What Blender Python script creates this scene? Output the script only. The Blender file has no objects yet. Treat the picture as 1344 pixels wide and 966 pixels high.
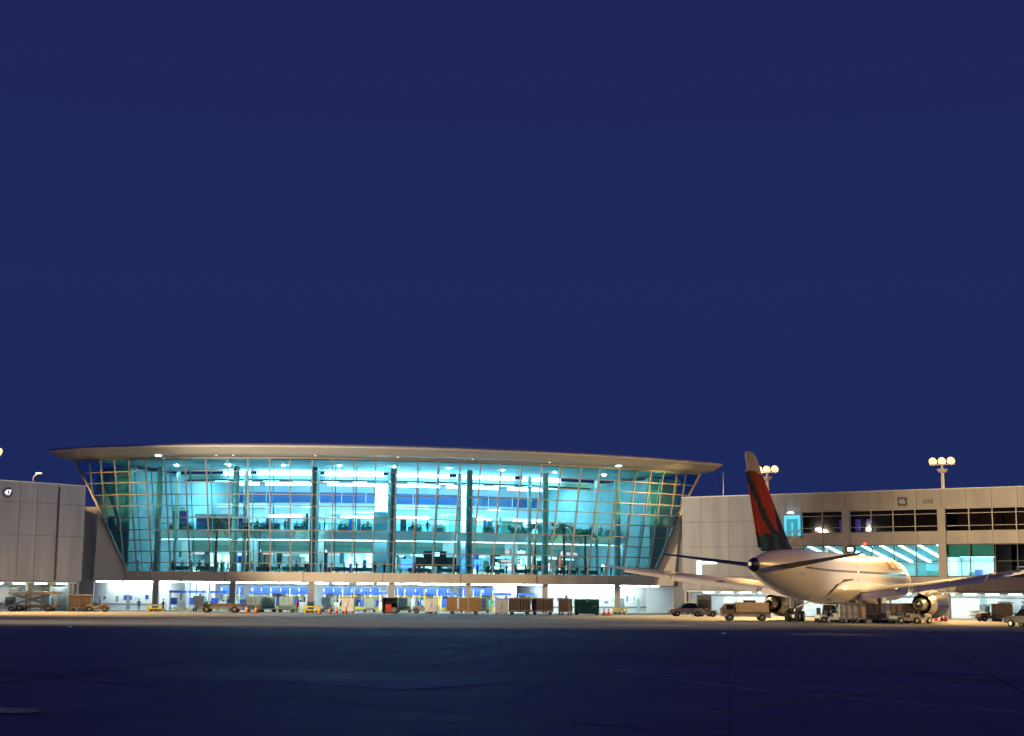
import bpy, bmesh, math, random
from mathutils import Vector, Matrix
random.seed(7)
R = math.radians
S = bpy.context.scene
col = S.collection

# ------------------------------------------------------------------ camera, sky, exposure
FPX, CX, CY, CZ = 2016.0, 672.0, 483.0, 3.0          # focal length in photo pixels, centre, eye height
PITCH, ROLL = math.atan(295 / FPX), R(.46)
cam = bpy.data.cameras.new('camera'); cam_o = bpy.data.objects.new('camera', cam); col.objects.link(cam_o)
cam.sensor_width = 36; cam.lens = 36 * FPX / 1344; cam.clip_start = .3; cam.clip_end = 9000
ROT = Matrix.Rotation(math.pi / 2 + PITCH, 3, 'X') @ Matrix.Rotation(ROLL, 3, 'Z')
cam_o.location = (0, 0, CZ); cam_o.rotation_euler = ROT.to_euler()
S.camera = cam_o

SUN_EL, SUN_ROT = R(-5.0), R(200)
w = bpy.data.worlds.new('World'); S.world = w; w.use_nodes = True
nt = w.node_tree; bg = nt.nodes['Background']
sky = nt.nodes.new('ShaderNodeTexSky'); sky.sky_type = 'NISHITA'; sky.sun_disc = False
sky.sun_elevation = SUN_EL; sky.sun_rotation = SUN_ROT; sky.altitude = 0; sky.air_density = 1; sky.dust_density = .3; sky.ozone_density = 3
mixs = nt.nodes.new('ShaderNodeMix'); mixs.data_type = 'RGBA'; mixs.blend_type = 'MIX'; mixs.inputs[0].default_value = .88
mixs.inputs[7].default_value = (.135, .225, 1.08, 1)
geo = nt.nodes.new('ShaderNodeTexCoord'); sepz = nt.nodes.new('ShaderNodeSeparateXYZ'); nt.links.new(geo.outputs['Generated'], sepz.inputs[0])
sr = nt.nodes.new('ShaderNodeValToRGB'); e = sr.color_ramp.elements
e[0].position = 0; e[0].color = (.112, .214, .99, 1); e[1].position = .45; e[1].color = (.150, .140, .99, 1); x = e.new(.17); x.color = (.130, .232, 1.09, 1)
nt.links.new(sepz.outputs['Z'], sr.inputs[0]); nt.links.new(sr.outputs[0], mixs.inputs[7])
nt.links.new(sky.outputs[0], mixs.inputs[6])
nt.links.new(mixs.outputs[2], bg.inputs[0]); bg.inputs[1].default_value = .115

S.view_settings.view_transform = 'Standard'; S.view_settings.look = 'None'
S.view_settings.exposure = 0; S.view_settings.gamma = 1
try:
    S.cycles.use_denoising = True; S.cycles.max_bounces = 8; S.cycles.diffuse_bounces = 3; S.cycles.glossy_bounces = 3
    S.cycles.transmission_bounces = 3; S.cycles.transparent_max_bounces = 24; S.cycles.sample_clamp_indirect = 4
    S.cycles.caustics_reflective = False; S.cycles.caustics_refractive = False
except Exception: pass

def ray(px, py):
    return ROT @ Vector(((px - CX) / FPX, -(py - CY) / FPX, -1))
def at(px, py, Y):
    d = ray(px, py); return Vector((0, 0, CZ)) + d * (Y / d.y)
def ground(px, Y):
    """point on the ground seen in column px at distance Y"""
    return Vector(((px + 1.0 - CX) * Y / FPX * 1.0, Y, 0))

# ------------------------------------------------------------------ materials
def mat(name, c, rough=.6, metal=0, var=.12, scale=1.5, emit=None, es=0, spec=.5, bump=0, stretch=(1, 1, 1), coat=0):
    m = bpy.data.materials.new(name); m.use_nodes = True
    n = m.node_tree.nodes; l = m.node_tree.links; b = n['Principled BSDF']
    b.inputs['Roughness'].default_value = rough; b.inputs['Metallic'].default_value = metal
    b.inputs['Specular IOR Level'].default_value = spec; b.inputs['Coat Weight'].default_value = coat
    c4 = tuple(c) + (1,)
    b.inputs['Base Color'].default_value = c4
    if emit:
        b.inputs['Emission Color'].default_value = tuple(emit) + (1,); b.inputs['Emission Strength'].default_value = es
    if var:
        tc = n.new('ShaderNodeTexCoord'); mp = n.new('ShaderNodeMapping'); mp.inputs['Scale'].default_value = stretch
        no = n.new('ShaderNodeTexNoise'); no.inputs['Scale'].default_value = scale; no.inputs['Detail'].default_value = 5
        l.new(tc.outputs['Object'], mp.inputs[0]); l.new(mp.outputs[0], no.inputs['Vector'])
        rp = n.new('ShaderNodeValToRGB'); rp.color_ramp.elements[0].position = .3; rp.color_ramp.elements[1].position = .72
        rp.color_ramp.elements[0].color = tuple(x * (1 - var) for x in c) + (1,)
        rp.color_ramp.elements[1].color = tuple(min(1, x * (1 + var)) for x in c) + (1,)
        l.new(no.outputs['Fac'], rp.inputs[0]); l.new(rp.outputs[0], b.inputs['Base Color'])
        if bump:
            bp = n.new('ShaderNodeBump'); bp.inputs['Strength'].default_value = bump; bp.inputs['Distance'].default_value = .03
            l.new(no.outputs['Fac'], bp.inputs['Height']); l.new(bp.outputs[0], b.inputs['Normal'])
    return m
def glass(name, tint, ior=1.5, gl=(.9, .95, 1), rough=.02):
    m = bpy.data.materials.new(name); m.use_nodes = True
    n = m.node_tree.nodes; l = m.node_tree.links; n.clear()
    o = n.new('ShaderNodeOutputMaterial'); t = n.new('ShaderNodeBsdfTransparent'); g = n.new('ShaderNodeBsdfGlossy')
    f = n.new('ShaderNodeFresnel'); mx = n.new('ShaderNodeMixShader'); f.inputs[0].default_value = ior
    t.inputs[0].default_value = tuple(tint) + (1,); g.inputs[0].default_value = tuple(gl) + (1,); g.inputs['Roughness'].default_value = rough
    l.new(f.outputs[0], mx.inputs[0]); l.new(t.outputs[0], mx.inputs[1]); l.new(g.outputs[0], mx.inputs[2]); l.new(mx.outputs[0], o.inputs[0])
    return m
def light_mat(name, c, s):
    return mat(name, (.8, .8, .8), emit=c, es=s, var=0)

M = dict(
    precast=mat('precast', (.42, .38, .33), .8, var=.13, scale=.5, bump=.2, stretch=(1, 1, .2)),
    precast_lit=mat('precast_lit', (.60, .55, .47), .8, var=.1, scale=.35, bump=.2, stretch=(1, 1, .35)),  # lighter copy of precast: floodlight on the end walls put into its colour
    precast_grey=mat('precast_grey', (.34, .345, .355), .8, var=.17, scale=.6, bump=.2, stretch=(1.2, 1.2, .14)),
    metal_roof=mat('metal_roof', (.66, .64, .59), .5, .1, var=.06, scale=.5, stretch=(.2, .2, 2)),
    soffit=mat('soffit', (.55, .53, .48), .6, var=.05),
    mullion=mat('mullion', (.31, .29, .26), .5, .2, var=.08),
    column=mat('column', (.34, .33, .31), .7, var=.1, scale=.8),
    hall_col=mat('hall_column', (.50, .60, .62), .5, var=.1, scale=.6),
    white=mat('white_wall', (.80, .82, .82), .7, var=.05, scale=.4),
    offwhite=mat('off_white', (.62, .66, .62), .7, var=.08, scale=.5),
    lavender=mat('lavender_wall', (.62, .68, .78), .7, var=.06, scale=.3),
    ceil=mat('hall_ceiling', (.48, .66, .70), .7, var=.08, scale=.25),
    green_band=mat('shop_fascia', (.13, .24, .20), .6, var=.1),
    olive=mat('olive_soffit', (.30, .38, .30), .7, var=.1),
    blue_band=mat('clerestory_blue', (.02, .10, .34), .3, var=.2, scale=.3),
    dark=mat('dark_frame', (.03, .035, .04), .5, var=.1),
    darkglass=mat('dark_glass', (.012, .016, .018), .08, var=.3, scale=.3, spec=.6),
    floor=mat('interior_floor', (.35, .36, .36), .35, var=.1, scale=.6),
    strip=light_mat('cove_light', (.80, .95, 1.0), 17.0),
    strip2=light_mat('panel_light', (.76, .94, 1.0), 11.0),
    fluor=light_mat('fluorescent', (.78, .98, 1.0), 30.0),
    shopglow=light_mat('shop_glow', (1.0, .85, .55), 1.6),
    whiteglow=light_mat('lit_white_panel', (.75, .97, 1.0), 2.6),
    cyanglow=mat('lit_cyan_frame', (.04, .2, .25), var=0, emit=(.12, .72, .95), es=.9), cyanglow2=mat('lit_cyan_glazing', (.02, .1, .13), var=0, emit=(.03, .35, .5), es=.8),
    core=mat('core_wall', (.20, .36, .46), .5, var=.15, scale=.3), purple=mat('purple_wall', (.13, .07, .46), .6, var=.15, scale=.4), royal=mat('royal_blue_wall', (.03, .12, .42), .6, var=.2, scale=.4),
    fill_lamp=light_mat('added_fill_lamp', (.8, .95, 1.0), 330.0),
    dimlamp=light_mat('dim_soffit_lamp', (.45, .92, 1.0), .8),
    sodium=light_mat('sodium_lamp', (1.0, .58, .21), 1.9),
    downlight=light_mat('soffit_lamp', (.45, .92, 1.0), 14.0),
    redlamp=light_mat('red_lamp', (1.0, .06, .04), 3.0),
    navlight=light_mat('wingtip_lamp', (1.0, .95, .85), 90.0),
    greenlamp=light_mat('taxiway_lamp', (.1, .6, .6), .35),
    redsign=light_mat('red_sign', (1.0, .10, .08), 1.3),
    bluesign=light_mat('white_blue_sign', (.75, .8, 1.0), 3.0),
    digit=light_mat('lit_digit', (.75, .80, 1.0), 1.6),
    rubber=mat('rubber', (.012, .012, .012), .85, var=.2),
    steel=mat('steel', (.32, .31, .30), .4, .7, var=.1, scale=3),
    brown=mat('brown_paint', (.125, .085, .06), .55, var=.25, scale=1.2),
    wood=mat('crate_board', (.42, .25, .10), .7, var=.25, scale=2, stretch=(1, 1, 6)),
    tan=mat('tan_canvas', (.35, .25, .16), .85, var=.25, scale=1.5),
    greyc=mat('grey_canvas', (.30, .28, .27), .8, var=.25, scale=1.4),
    vwhite=mat('vehicle_white', (.72, .72, .70), .35, var=.12, scale=1.5, coat=.3),
    vgrey=mat('vehicle_grey', (.25, .25, .26), .4, var=.15, scale=1.5, coat=.2),
    vblue=mat('conveyor_blue', (.03, .10, .48), .4, var=.2, scale=1),
    cyanbox=mat('pale_cyan_sheet', (.40, .62, .66), .5, var=.12, scale=.8),
    vgreen=mat('container_green', (.02, .26, .20), .5, var=.15, scale=.8),
    yellow=mat('safety_yellow', (.70, .60, .04), .5, var=.15, scale=2),
    orange=mat('cone_orange', (.75, .09, .03), .6, var=.1),
    darkbox=mat('black_box', (.03, .03, .035), .5, var=.2),
    redbox=mat('red_orange', (.60, .09, .03), .5, var=.4, scale=2),
    plane_white=mat('aircraft_white', (.74, .72, .68), .32, var=.05, scale=.25, coat=.25, stretch=(.3, 1, 1)),
    plane_grey=mat('aircraft_grey', (.62, .60, .57), .38, .2, var=.08, scale=.4),
    navy=mat('aircraft_navy', (.009, .014, .085), .45, var=.1, spec=.2),
    alu=mat('bare_aluminium', (.62, .58, .52), .28, .9, var=.06),
    fan=mat('engine_dark', (.03, .03, .035), .4, .5, var=.2),
    window=mat('cabin_window', (.03, .03, .035), .15, var=0),
    redletter=mat('red_letter', (.38, .03, .02), .4, var=0),
    trunk=mat('palm_trunk', (.16, .12, .08), .9, var=.3, scale=3),
    leaf=mat('palm_leaf', (.035, .10, .06), .6, var=.35, scale=3),
    skin=mat('skin', (.42, .26, .18), .6, var=0),
    hair=mat('hair', (.03, .02, .015), .7, var=0),
    cloth_dark=mat('dark_cloth', (.03, .035, .05), .85, var=.2, scale=6),
    cloth_blue=mat('blue_cloth', (.03, .12, .30), .85, var=.2, scale=6),
    cloth_red=mat('red_cloth', (.45, .05, .05), .85, var=.2, scale=6),
    cloth_white=mat('white_cloth', (.6, .62, .62), .85, var=.1, scale=6),
    cloth_teal=mat('teal_cloth', (.05, .22, .25), .85, var=.2, scale=6),
    hivis=mat('hivis_cloth', (.55, .62, .05), .8, var=.1, scale=6),
    glass_b=glass('hall_glass_b', (.585, .905, .985), 1.32), glass_c=glass('hall_glass_c', (.64, .94, 1.0), 1.36),
    blind=mat('brown_blind', (.10, .085, .07), .8, var=.3, scale=.6),
    glass=glass('hall_glass', (.61, .925, 1.0), 1.3),
    pglass=glass('pier_glass', (.66, .95, .97), 1.45),
    smoke=glass('smoked_glass', (.55, .5, .45), 1.25),
)

# ------------------------------------------------------------------ mesh builder
class MB:
    def __init__(s): s.v = []; s.f = []; s.mi = []; s.sm = []
    def add(s, vs, fs, mi=0, smooth=False):
        o = len(s.v); s.v += [tuple(x) for x in vs]
        for f in fs: s.f.append(tuple(o + i for i in f)); s.mi.append(mi); s.sm.append(smooth)
        return s
    def box(s, c, d, rz=0, mi=0, taper=1.0):
        a, b, h = d[0] / 2, d[1] / 2, d[2] / 2; cs, sn = math.cos(rz), math.sin(rz); vs = []
        for z, k in ((-h, 1.0), (h, taper)):
            for x, y in ((-a, -b), (a, -b), (a, b), (-a, b)):
                vs.append((c[0] + k * (x * cs - y * sn), c[1] + k * (x * sn + y * cs), c[2] + z))
        return s.add(vs, [(3, 2, 1, 0), (4, 5, 6, 7), (0, 1, 5, 4), (1, 2, 6, 5), (2, 3, 7, 6), (3, 0, 4, 7)], mi)
    def span(s, x0, x1, y0, y1, z0, z1, mi=0):
        return s.box(((x0 + x1) / 2, (y0 + y1) / 2, (z0 + z1) / 2), (x1 - x0, y1 - y0, z1 - z0), 0, mi)
    def cyl(s, p, q, r0, r1=None, n=10, mi=0, cap=True, smooth=True):
        r1 = r0 if r1 is None else r1; p = Vector(p); q = Vector(q); d = (q - p).normalized()
        u = d.orthogonal().normalized(); t = d.cross(u); vs = []
        for c, r in ((p, r0), (q, r1)):
            for k in range(n):
                a = 2 * math.pi * k / n; vs.append(c + u * (r * math.cos(a)) + t * (r * math.sin(a)))
        s.add(vs, [(k, (k + 1) % n, n + (k + 1) % n, n + k) for k in range(n)], mi, smooth)
        if cap: s.add(vs[:n], [tuple(reversed(range(n)))], mi); s.add(vs[n:], [tuple(range(n))], mi)
        return s
    def bar(s, p, q, wd, dp, up=(0, 0, 1), mi=0):
        """rectangular bar from p to q, wd across, dp along up"""
        p = Vector(p); q = Vector(q); d = (q - p).normalized(); up = Vector(up); si = d.cross(up).normalized(); up = si.cross(d)
        vs = []
        for c in (p, q):
            for a, b in ((-1, -1), (1, -1), (1, 1), (-1, 1)): vs.append(c + si * (a * wd / 2) + up * (b * dp / 2))
        return s.add(vs, [(0, 1, 2, 3), (7, 6, 5, 4), (0, 4, 5, 1), (1, 5, 6, 2), (2, 6, 7, 3), (3, 7, 4, 0)], mi)
    def prism(s, poly, d, mi=0):
        """polygon (3D points) pushed by vector d"""
        n = len(poly); poly = [Vector(p) for p in poly]; d = Vector(d)
        return s.add(poly + [p + d for p in poly], [tuple(range(n)), tuple(range(2 * n - 1, n - 1, -1))] +
                     [((k + 1) % n, k, n + k, n + (k + 1) % n) for k in range(n)], mi)
    def loft(s, rings, mi=0, smooth=True, cap=True, closed=True):
        n = len(rings[0]); vs = [p for r in rings for p in r]; fs = []
        for a in range(len(rings) - 1):
            for k in range(n if closed else n - 1):
                fs.append((a * n + k, a * n + (k + 1) % n, (a + 1) * n + (k + 1) % n, (a + 1) * n + k))
        s.add(vs, fs, mi, smooth)
        if cap: s.add(rings[0], [tuple(reversed(range(n)))], mi); s.add(rings[-1], [tuple(range(n))], mi)
        return s
    def build(s, name, m, parent=None, loc=(0, 0, 0), fix=True):
        me = bpy.data.meshes.new(name); me.from_pydata(s.v, [], s.f)
        for x in (m if isinstance(m, (list, tuple)) else [m]): me.materials.append(x)
        me.polygons.foreach_set('material_index', s.mi); me.polygons.foreach_set('use_smooth', s.sm)
        if fix:
            bm = bmesh.new(); bm.from_mesh(me); bmesh.ops.remove_doubles(bm, verts=bm.verts, dist=1e-5)
            bmesh.ops.recalc_face_normals(bm, faces=bm.faces); bm.to_mesh(me); bm.free()
            if any(s.sm) and hasattr(me, 'set_sharp_from_angle'): me.set_sharp_from_angle(angle=R(40))
        me.update()
        o = bpy.data.objects.new(name, me); col.objects.link(o); o.location = loc
        if parent is not None: o.parent = parent
        return o
KIDS = {}
def tag(o, label=None, cat=None, group=None, kind=None):
    for k, v in (('label', label), ('category', cat), ('group', group), ('kind', kind)):
        if v: o[k] = v
    return o
def thing(name, label, cat, loc=(0, 0, 0), rz=0, group=None):
    o = bpy.data.objects.new(name, None); col.objects.link(o); o.empty_display_size = .3
    o.location = loc; o.rotation_euler = (0, 0, rz)
    return tag(o, label, cat, group)
def copy_tree(o, kids=None, parent=None):
    c = o.copy(); col.objects.link(c)
    if parent is not None: c.parent = parent
    for ch in [x for x in ALL() if x.parent == o]: copy_tree(ch, None, c)
    return c
def ALL(): return list(bpy.data.objects)
def dup(root, loc, rz, label, group=None):
    c = root.copy(); col.objects.link(c)
    def rec(src, dst):
        for ch in list(src.children):
            d = ch.copy(); col.objects.link(d); d.parent = dst; rec(ch, d)
    rec(root, c)
    c.location = loc; c.rotation_euler = (0, 0, rz); c['label'] = label
    if group: c['group'] = group
    return c
class Kind:
    """first place() uses the prototype itself, later ones copy it"""
    def __init__(s, maker): s.maker = maker; s.proto = None
    def place(s, loc, rz, label, group=None):
        if s.proto is None:
            s.proto = s.maker(); o = s.proto; o.location = loc; o.rotation_euler = (0, 0, rz); o['label'] = label
            if group: o['group'] = group
            return o
        return dup(s.proto, loc, rz, label, group)

# ------------------------------------------------------------------ ground
def ground_mat():
    m = mat('apron_concrete', (.25, .25, .25), .7, var=0, spec=.12); n = m.node_tree.nodes; l = m.node_tree.links; b = n['Principled BSDF']
    tc = n.new('ShaderNodeTexCoord')
    def noise(scale, sx, sy, det=5):
        mp = n.new('ShaderNodeMapping'); mp.inputs['Scale'].default_value = (sx, sy, 1); no = n.new('ShaderNodeTexNoise')
        no.inputs['Scale'].default_value = scale; no.inputs['Detail'].default_value = det
        l.new(tc.outputs['Object'], mp.inputs[0]); l.new(mp.outputs[0], no.inputs['Vector']); return no.outputs['Fac']
    def math_(op, a, b_):
        x = n.new('ShaderNodeMath'); x.operation = op
        for i, v in enumerate((a, b_)):
            if isinstance(v, (int, float)): x.inputs[i].default_value = v
            else: l.new(v, x.inputs[i])
        return x.outputs[0]
    big = noise(.03, .7, 1.6); streak = noise(.10, .10, 1.5); fine = noise(1.2, 1, 1, 8)
    v = math_('ADD', math_('MULTIPLY', big, .45), math_('ADD', math_('MULTIPLY', streak, .65), math_('MULTIPLY', fine, .3)))
    br = n.new('ShaderNodeTexBrick'); br.offset = 0; br.inputs['Scale'].default_value = 1; br.inputs['Mortar Size'].default_value = .05
    br.inputs['Brick Width'].default_value = 6; br.inputs['Row Height'].default_value = 6
    br.inputs['Color1'].default_value = (1, 1, 1, 1); br.inputs['Color2'].default_value = (.90, .90, .90, 1); br.inputs['Mortar'].default_value = (.68, .68, .68, 1)
    rot = n.new('ShaderNodeMapping'); rot.inputs['Rotation'].default_value = (0, 0, R(8)); l.new(tc.outputs['Object'], rot.inputs[0]); l.new(rot.outputs[0], br.inputs['Vector'])
    rp = n.new('ShaderNodeValToRGB'); rp.color_ramp.elements[0].position = .38; rp.color_ramp.elements[1].position = .95
    rp.color_ramp.elements[0].color = (.075, .08, .09, 1); rp.color_ramp.elements[1].color = (.40, .40, .40, 1)
    l.new(v, rp.inputs[0])
    mu = n.new('ShaderNodeMix'); mu.data_type = 'RGBA'; mu.blend_type = 'MULTIPLY'; mu.inputs[0].default_value = 1
    l.new(rp.outputs[0], mu.inputs[6]); l.new(br.outputs['Color'], mu.inputs[7]); l.new(mu.outputs[2], b.inputs['Base Color'])
    rr = n.new('ShaderNodeMapRange'); rr.inputs[1].default_value = .45; rr.inputs[2].default_value = .9; rr.inputs[3].default_value = .5; rr.inputs[4].default_value = .85
    l.new(v, rr.inputs[0]); l.new(rr.outputs[0], b.inputs['Roughness'])
    bp = n.new('ShaderNodeBump'); bp.inputs['Strength'].default_value = .25; bp.inputs['Distance'].default_value = .02
    l.new(fine, bp.inputs['Height']); l.new(bp.outputs[0], b.inputs['Normal'])
    return m
g = MB().add([(-3500, -1500, 0), (3500, -1500, 0), (3500, 5000, 0), (-3500, 5000, 0)], [(0, 1, 2, 3)]).build('apron', ground_mat())
tag(g, kind='structure')
# painted guide lines
def line_strip(pts, wd, z, name, m):
    mb = MB()
    for a, b in zip(pts[:-1], pts[1:]):
        a = Vector((a[0], a[1], z)); b = Vector((b[0], b[1], z)); d = (b - a).normalized(); s_ = Vector((-d.y, d.x, 0)) * wd / 2
        mb.add([a + s_, b + s_, b - s_, a - s_], [(0, 1, 2, 3)])
    return tag(mb.build(name, m, fix=False), kind='structure')
worn_yellow = mat('worn_yellow_paint', (.42, .34, .10), .7, var=.5, scale=1.2)
worn_white = mat('worn_white_paint', (.75, .75, .72), .7, var=.35, scale=1.2)
line_strip([(-90, 128), (-30, 130), (40, 132), (90, 134)], .35, .004, 'taxi_line', worn_yellow)
line_strip([(5.5, 57), (8.2, 49), (13.9, 40.5), (20, 34)], .16, .004, 'stand_line', worn_white)
line_strip([(4, 62), (11.8, 48.5), (18, 50.8), (30, 52)], .14, .004, 'stand_line', worn_white)
line_strip([(-40, 84), (0, 80), (40, 82), (80, 88)], .25, .004, 'taxi_line', worn_yellow)
line_strip([(5, 40), (21, 64), (50, 120)], .25, .0042, 'stand_line', worn_yellow)
line_strip([(-80, 196), (-20, 201), (30, 196), (70, 176)], .15, .004, 'service_road_line', worn_white)
line_strip([(-80, 188), (-20, 192), (30, 187), (70, 168)], .15, .004, 'service_road_line', worn_white)
sealant = mat('joint_sealant', (.02, .02, .022), .7, var=.3, scale=2)
for pts, wd in (([(-40, 66), (-18.8, 56.5), (3.3, 35), (10, 28)], .11), ([(-60, 72), (20, 61), (60, 55)], .10), ([(-30, 40), (30, 33)], .06), ([(-90, 104), (90, 96)], .14), ([(-16, 30), (-40, 110)], .09), ([(12, 30), (36, 140)], .1)):
    line_strip(pts, wd, .008, 'expansion_joint', sealant)
tyre = mat('tyre_rubber_stain', (.045, .045, .05), .6, var=.4, scale=.8)
for pts in ([(-50, 120), (-10, 92), (16, 60), (24, 36)], [(-48.2, 121), (-8.4, 93.2), (17.6, 61), (25.6, 37)], [(30, 150), (8, 110), (-14, 64), (-20, 30)], [(-60, 150), (0, 147), (60, 152)], [(-60, 152.2), (0, 149.2), (60, 154.2)]):
    line_strip(pts, .28, .012, 'tyre_mark', tyre)
def patch(name, cx, cy, rx_, ry_, m, seed, z):
    r_ = random.Random(seed); n = 26; ph = [r_.uniform(0, 6.28) for _ in range(4)]
    pts = [(cx + rx_ * math.cos(a) * k, cy + ry_ * math.sin(a) * k, z) for a in [2 * math.pi * j / n for j in range(n)] for k in [1 + .22 * math.sin(3 * a + ph[0]) + .12 * math.sin(7 * a + ph[1])]]
    o = MB().add(pts, [tuple(range(n))]).build(name, m, fix=False); return tag(o, kind='structure')
pale_patch = mat('pale_concrete_patch', (.42, .42, .42), .75, var=.25, scale=.7)
wet = mat('wet_concrete', (.06, .06, .065), .33, var=.3, scale=1.5, spec=.5)
patch('repair_patch', -3.6, 51.5, 2.9, 2.2, pale_patch, 2, .016); patch('repair_patch', 14, 150, 5, 4, pale_patch, 5, .016); patch('repair_patch', -30, 75, 4, 2.5, pale_patch, 8, .016)
patch('damp_patch', -13.3, 38.8, 1.5, 1.5, wet, 3, .02); patch('damp_patch', 25, 120, 5, 1.6, wet, 4, .02)

# ------------------------------------------------------------------ terminal: plan of the glass wall (34 panels)
T = [(-64.4, 226.52), (-61.89, 224.98), (-59.98, 223.96), (-57.71, 222.92), (-55.43, 222.03), (-52.82, 221.2), (-49.85, 220.44), (-46.76, 219.84), (-43.67, 219.39), (-40.52, 219.06), (-37.57, 218.85), (-34.49, 218.73), (-31.52, 218.69), (-28.42, 218.75), (-25.43, 218.9), (-22.44, 219.15), (-19.38, 219.51), (-16.38, 219.98), (-13.41, 220.55), (-10.5, 221.22), (-7.39, 222.06), (-4.45, 222.96), (-1.45, 223.99), (1.54, 225.13), (4.53, 226.38), (7.35, 227.66), (10.48, 229.19), (13.41, 230.76), (16.36, 232.47), (19.08, 234.18), (21.48, 235.82), (23.55, 237.34), (25.77, 239.09), (27.34, 240.42), (29.76, 242.61)]
T = [Vector(p) for p in T]; NP = 34; LEAN = 3.6; ZT, ZB = 21.8, 5.7
TAN = [(T[min(i + 1, NP)] - T[max(i - 1, 0)]).normalized() for i in range(NP + 1)]
NIN = [Vector((-t.y, t.x)) for t in TAN]
def lerp_arc(arr, i):
    if i < 0: return arr[0] + (arr[1] - arr[0]) * i
    if i > NP: return arr[NP] + (arr[NP] - arr[NP - 1]) * (i - NP)
    a = int(min(i, NP - 1)); return arr[a].lerp(arr[a + 1], i - a)
def P(i, off, z):
    """point on the wall-foot arc at panel i, off metres inside it"""
    n = lerp_arc(NIN, max(0, min(NP, i))).normalized(); p = lerp_arc(T, i) + n * (LEAN + off); return Vector((p.x, p.y, z))
def PT(i, out, z):
    n = lerp_arc(NIN, max(0, min(NP, i))).normalized(); p = lerp_arc(T, i) - n * out; return Vector((p.x, p.y, z))
def G(i, t, out=0.0):
    """point on the leaning glass surface"""
    return P(i, -out, ZB) .lerp(PT(i, out, ZT), t)
def steps(i0, i1, st=1.0):
    n = max(1, int(math.ceil((i1 - i0) / st))); return [i0 + (i1 - i0) * k / n for k in range(n + 1)]
def arcwall(mb, i0, i1, o0, o1, z0, z1, st=1.0, mi=0):
    rings = [[P(i, o0, z0), P(i, o1, z0), P(i, o1, z1), P(i, o0, z1)] for i in steps(i0, i1, st)]
    return mb.loft(rings, mi, smooth=False)
iL = lambda t: 3.15 * (1 - t)
iR = lambda t: 31.35 + 2.65 * t

term = thing('terminal_building', 'long glass fronted terminal hall leaning outward under a thin curved roof, lit cyan from inside', 'building', P(17, 0, 0))
TL = Vector(term.location)
def part(mb, name, m, parent=term, origin=None, **k):
    """build a part from world coordinates under the terminal (or another thing that is not rotated)"""
    base = Vector(parent.location) if parent.parent is None else Vector((0, 0, 0))
    o = Vector(origin) if origin is not None else None
    off = base + (o if o is not None else Vector((0, 0, 0)))
    mb.v = [(x - off.x, y - off.y, z - off.z) for x, y, z in mb.v]
    ob = mb.build(name, m, parent, (o if o is not None else (0, 0, 0)), **k); return ob

# roof: thin aerofoil edge, soffit and upper skin
prof = [(-.35, 21.86), (2.2, 22.12), (4.2, 22.95), (4.28, 23.1), (4.1, 23.25), (1.0, 23.75), (-8, 24.6), (-26, 25.2), (-30, 24.2), (-30, 23.6), (-1.2, 22.6)]
rr = []
for i in steps(-.35, NP + .2, 1.0): rr.append([PT(i, o, z) for o, z in prof])
roof = part(MB().loft(rr, smooth=False), 'roof', M['metal_roof'])
roof.data.polygons.foreach_set('use_smooth', [False] * len(roof.data.polygons))
mb = MB()
rings = [[PT(i, -.1, 21.66), PT(i, .16, 21.66), PT(i, .16, 21.85), PT(i, -.1, 21.85)] for i in steps(0, NP)]
part(mb.loft(rings, smooth=False), 'glass_head_rail', M['mullion'])
# spandrel and end walls
mb = MB(); arcwall(mb, 0, 33.15, -.25, .55, 4.25, 5.68); part(mb, 'spandrel', M['precast_lit'])
mb = MB()
for i in steps(1, 32, 4): mb.bar(P(i, -.262, 4.27), P(i, -.262, 5.66), .05, .03, up=(0, -1, 0))
part(mb, 'spandrel_joint', M['dark'])
def wedge(pts, dep):
    rings = [pts, [p + d for p, d in zip(pts, dep)]]; return MB().loft(rings, smooth=False)
for side in (0, 1):
    idg = iL if side == 0 else iR
    tm = .55 if side == 0 else .66
    ts = [0, tm * .25, tm * .5, tm * .75, tm]
    pts = [G(idg(t), t, .1) for t in ts]; ib = 0.0 if side == 0 else 33.15
    top_in = G(idg(tm), tm, 0.1)
    hl = P(3.15 if side == 0 else 31.35, -.27, 4.24); r_ = ray(122 if side == 0 else 884, 768); Yf = hl.y + .3; foot = Vector((r_.x * Yf / r_.y, Yf, 4.24)); heel = P(3.15 if side == 0 else 31.35, -.27, 4.24)
    pts = pts + [foot, heel]
    dep = [Vector((*(lerp_arc(NIN, idg(0)) * .6), 0))] * len(pts)
    part(wedge(pts, dep), 'end_wall', M['precast_lit'])
    # filler wall between the end wall and the pier
    a = foot + Vector((0, .4, -4.24)); b = at(104 if side == 0 else 903, 700, a.y + .3); b.z = 0
    part(MB().prism([a, b, b + Vector((0, 0, 15)), a + Vector((0, 0, 15))], (0, .5, 0)), 'link_wall', M['precast_grey'])
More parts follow.
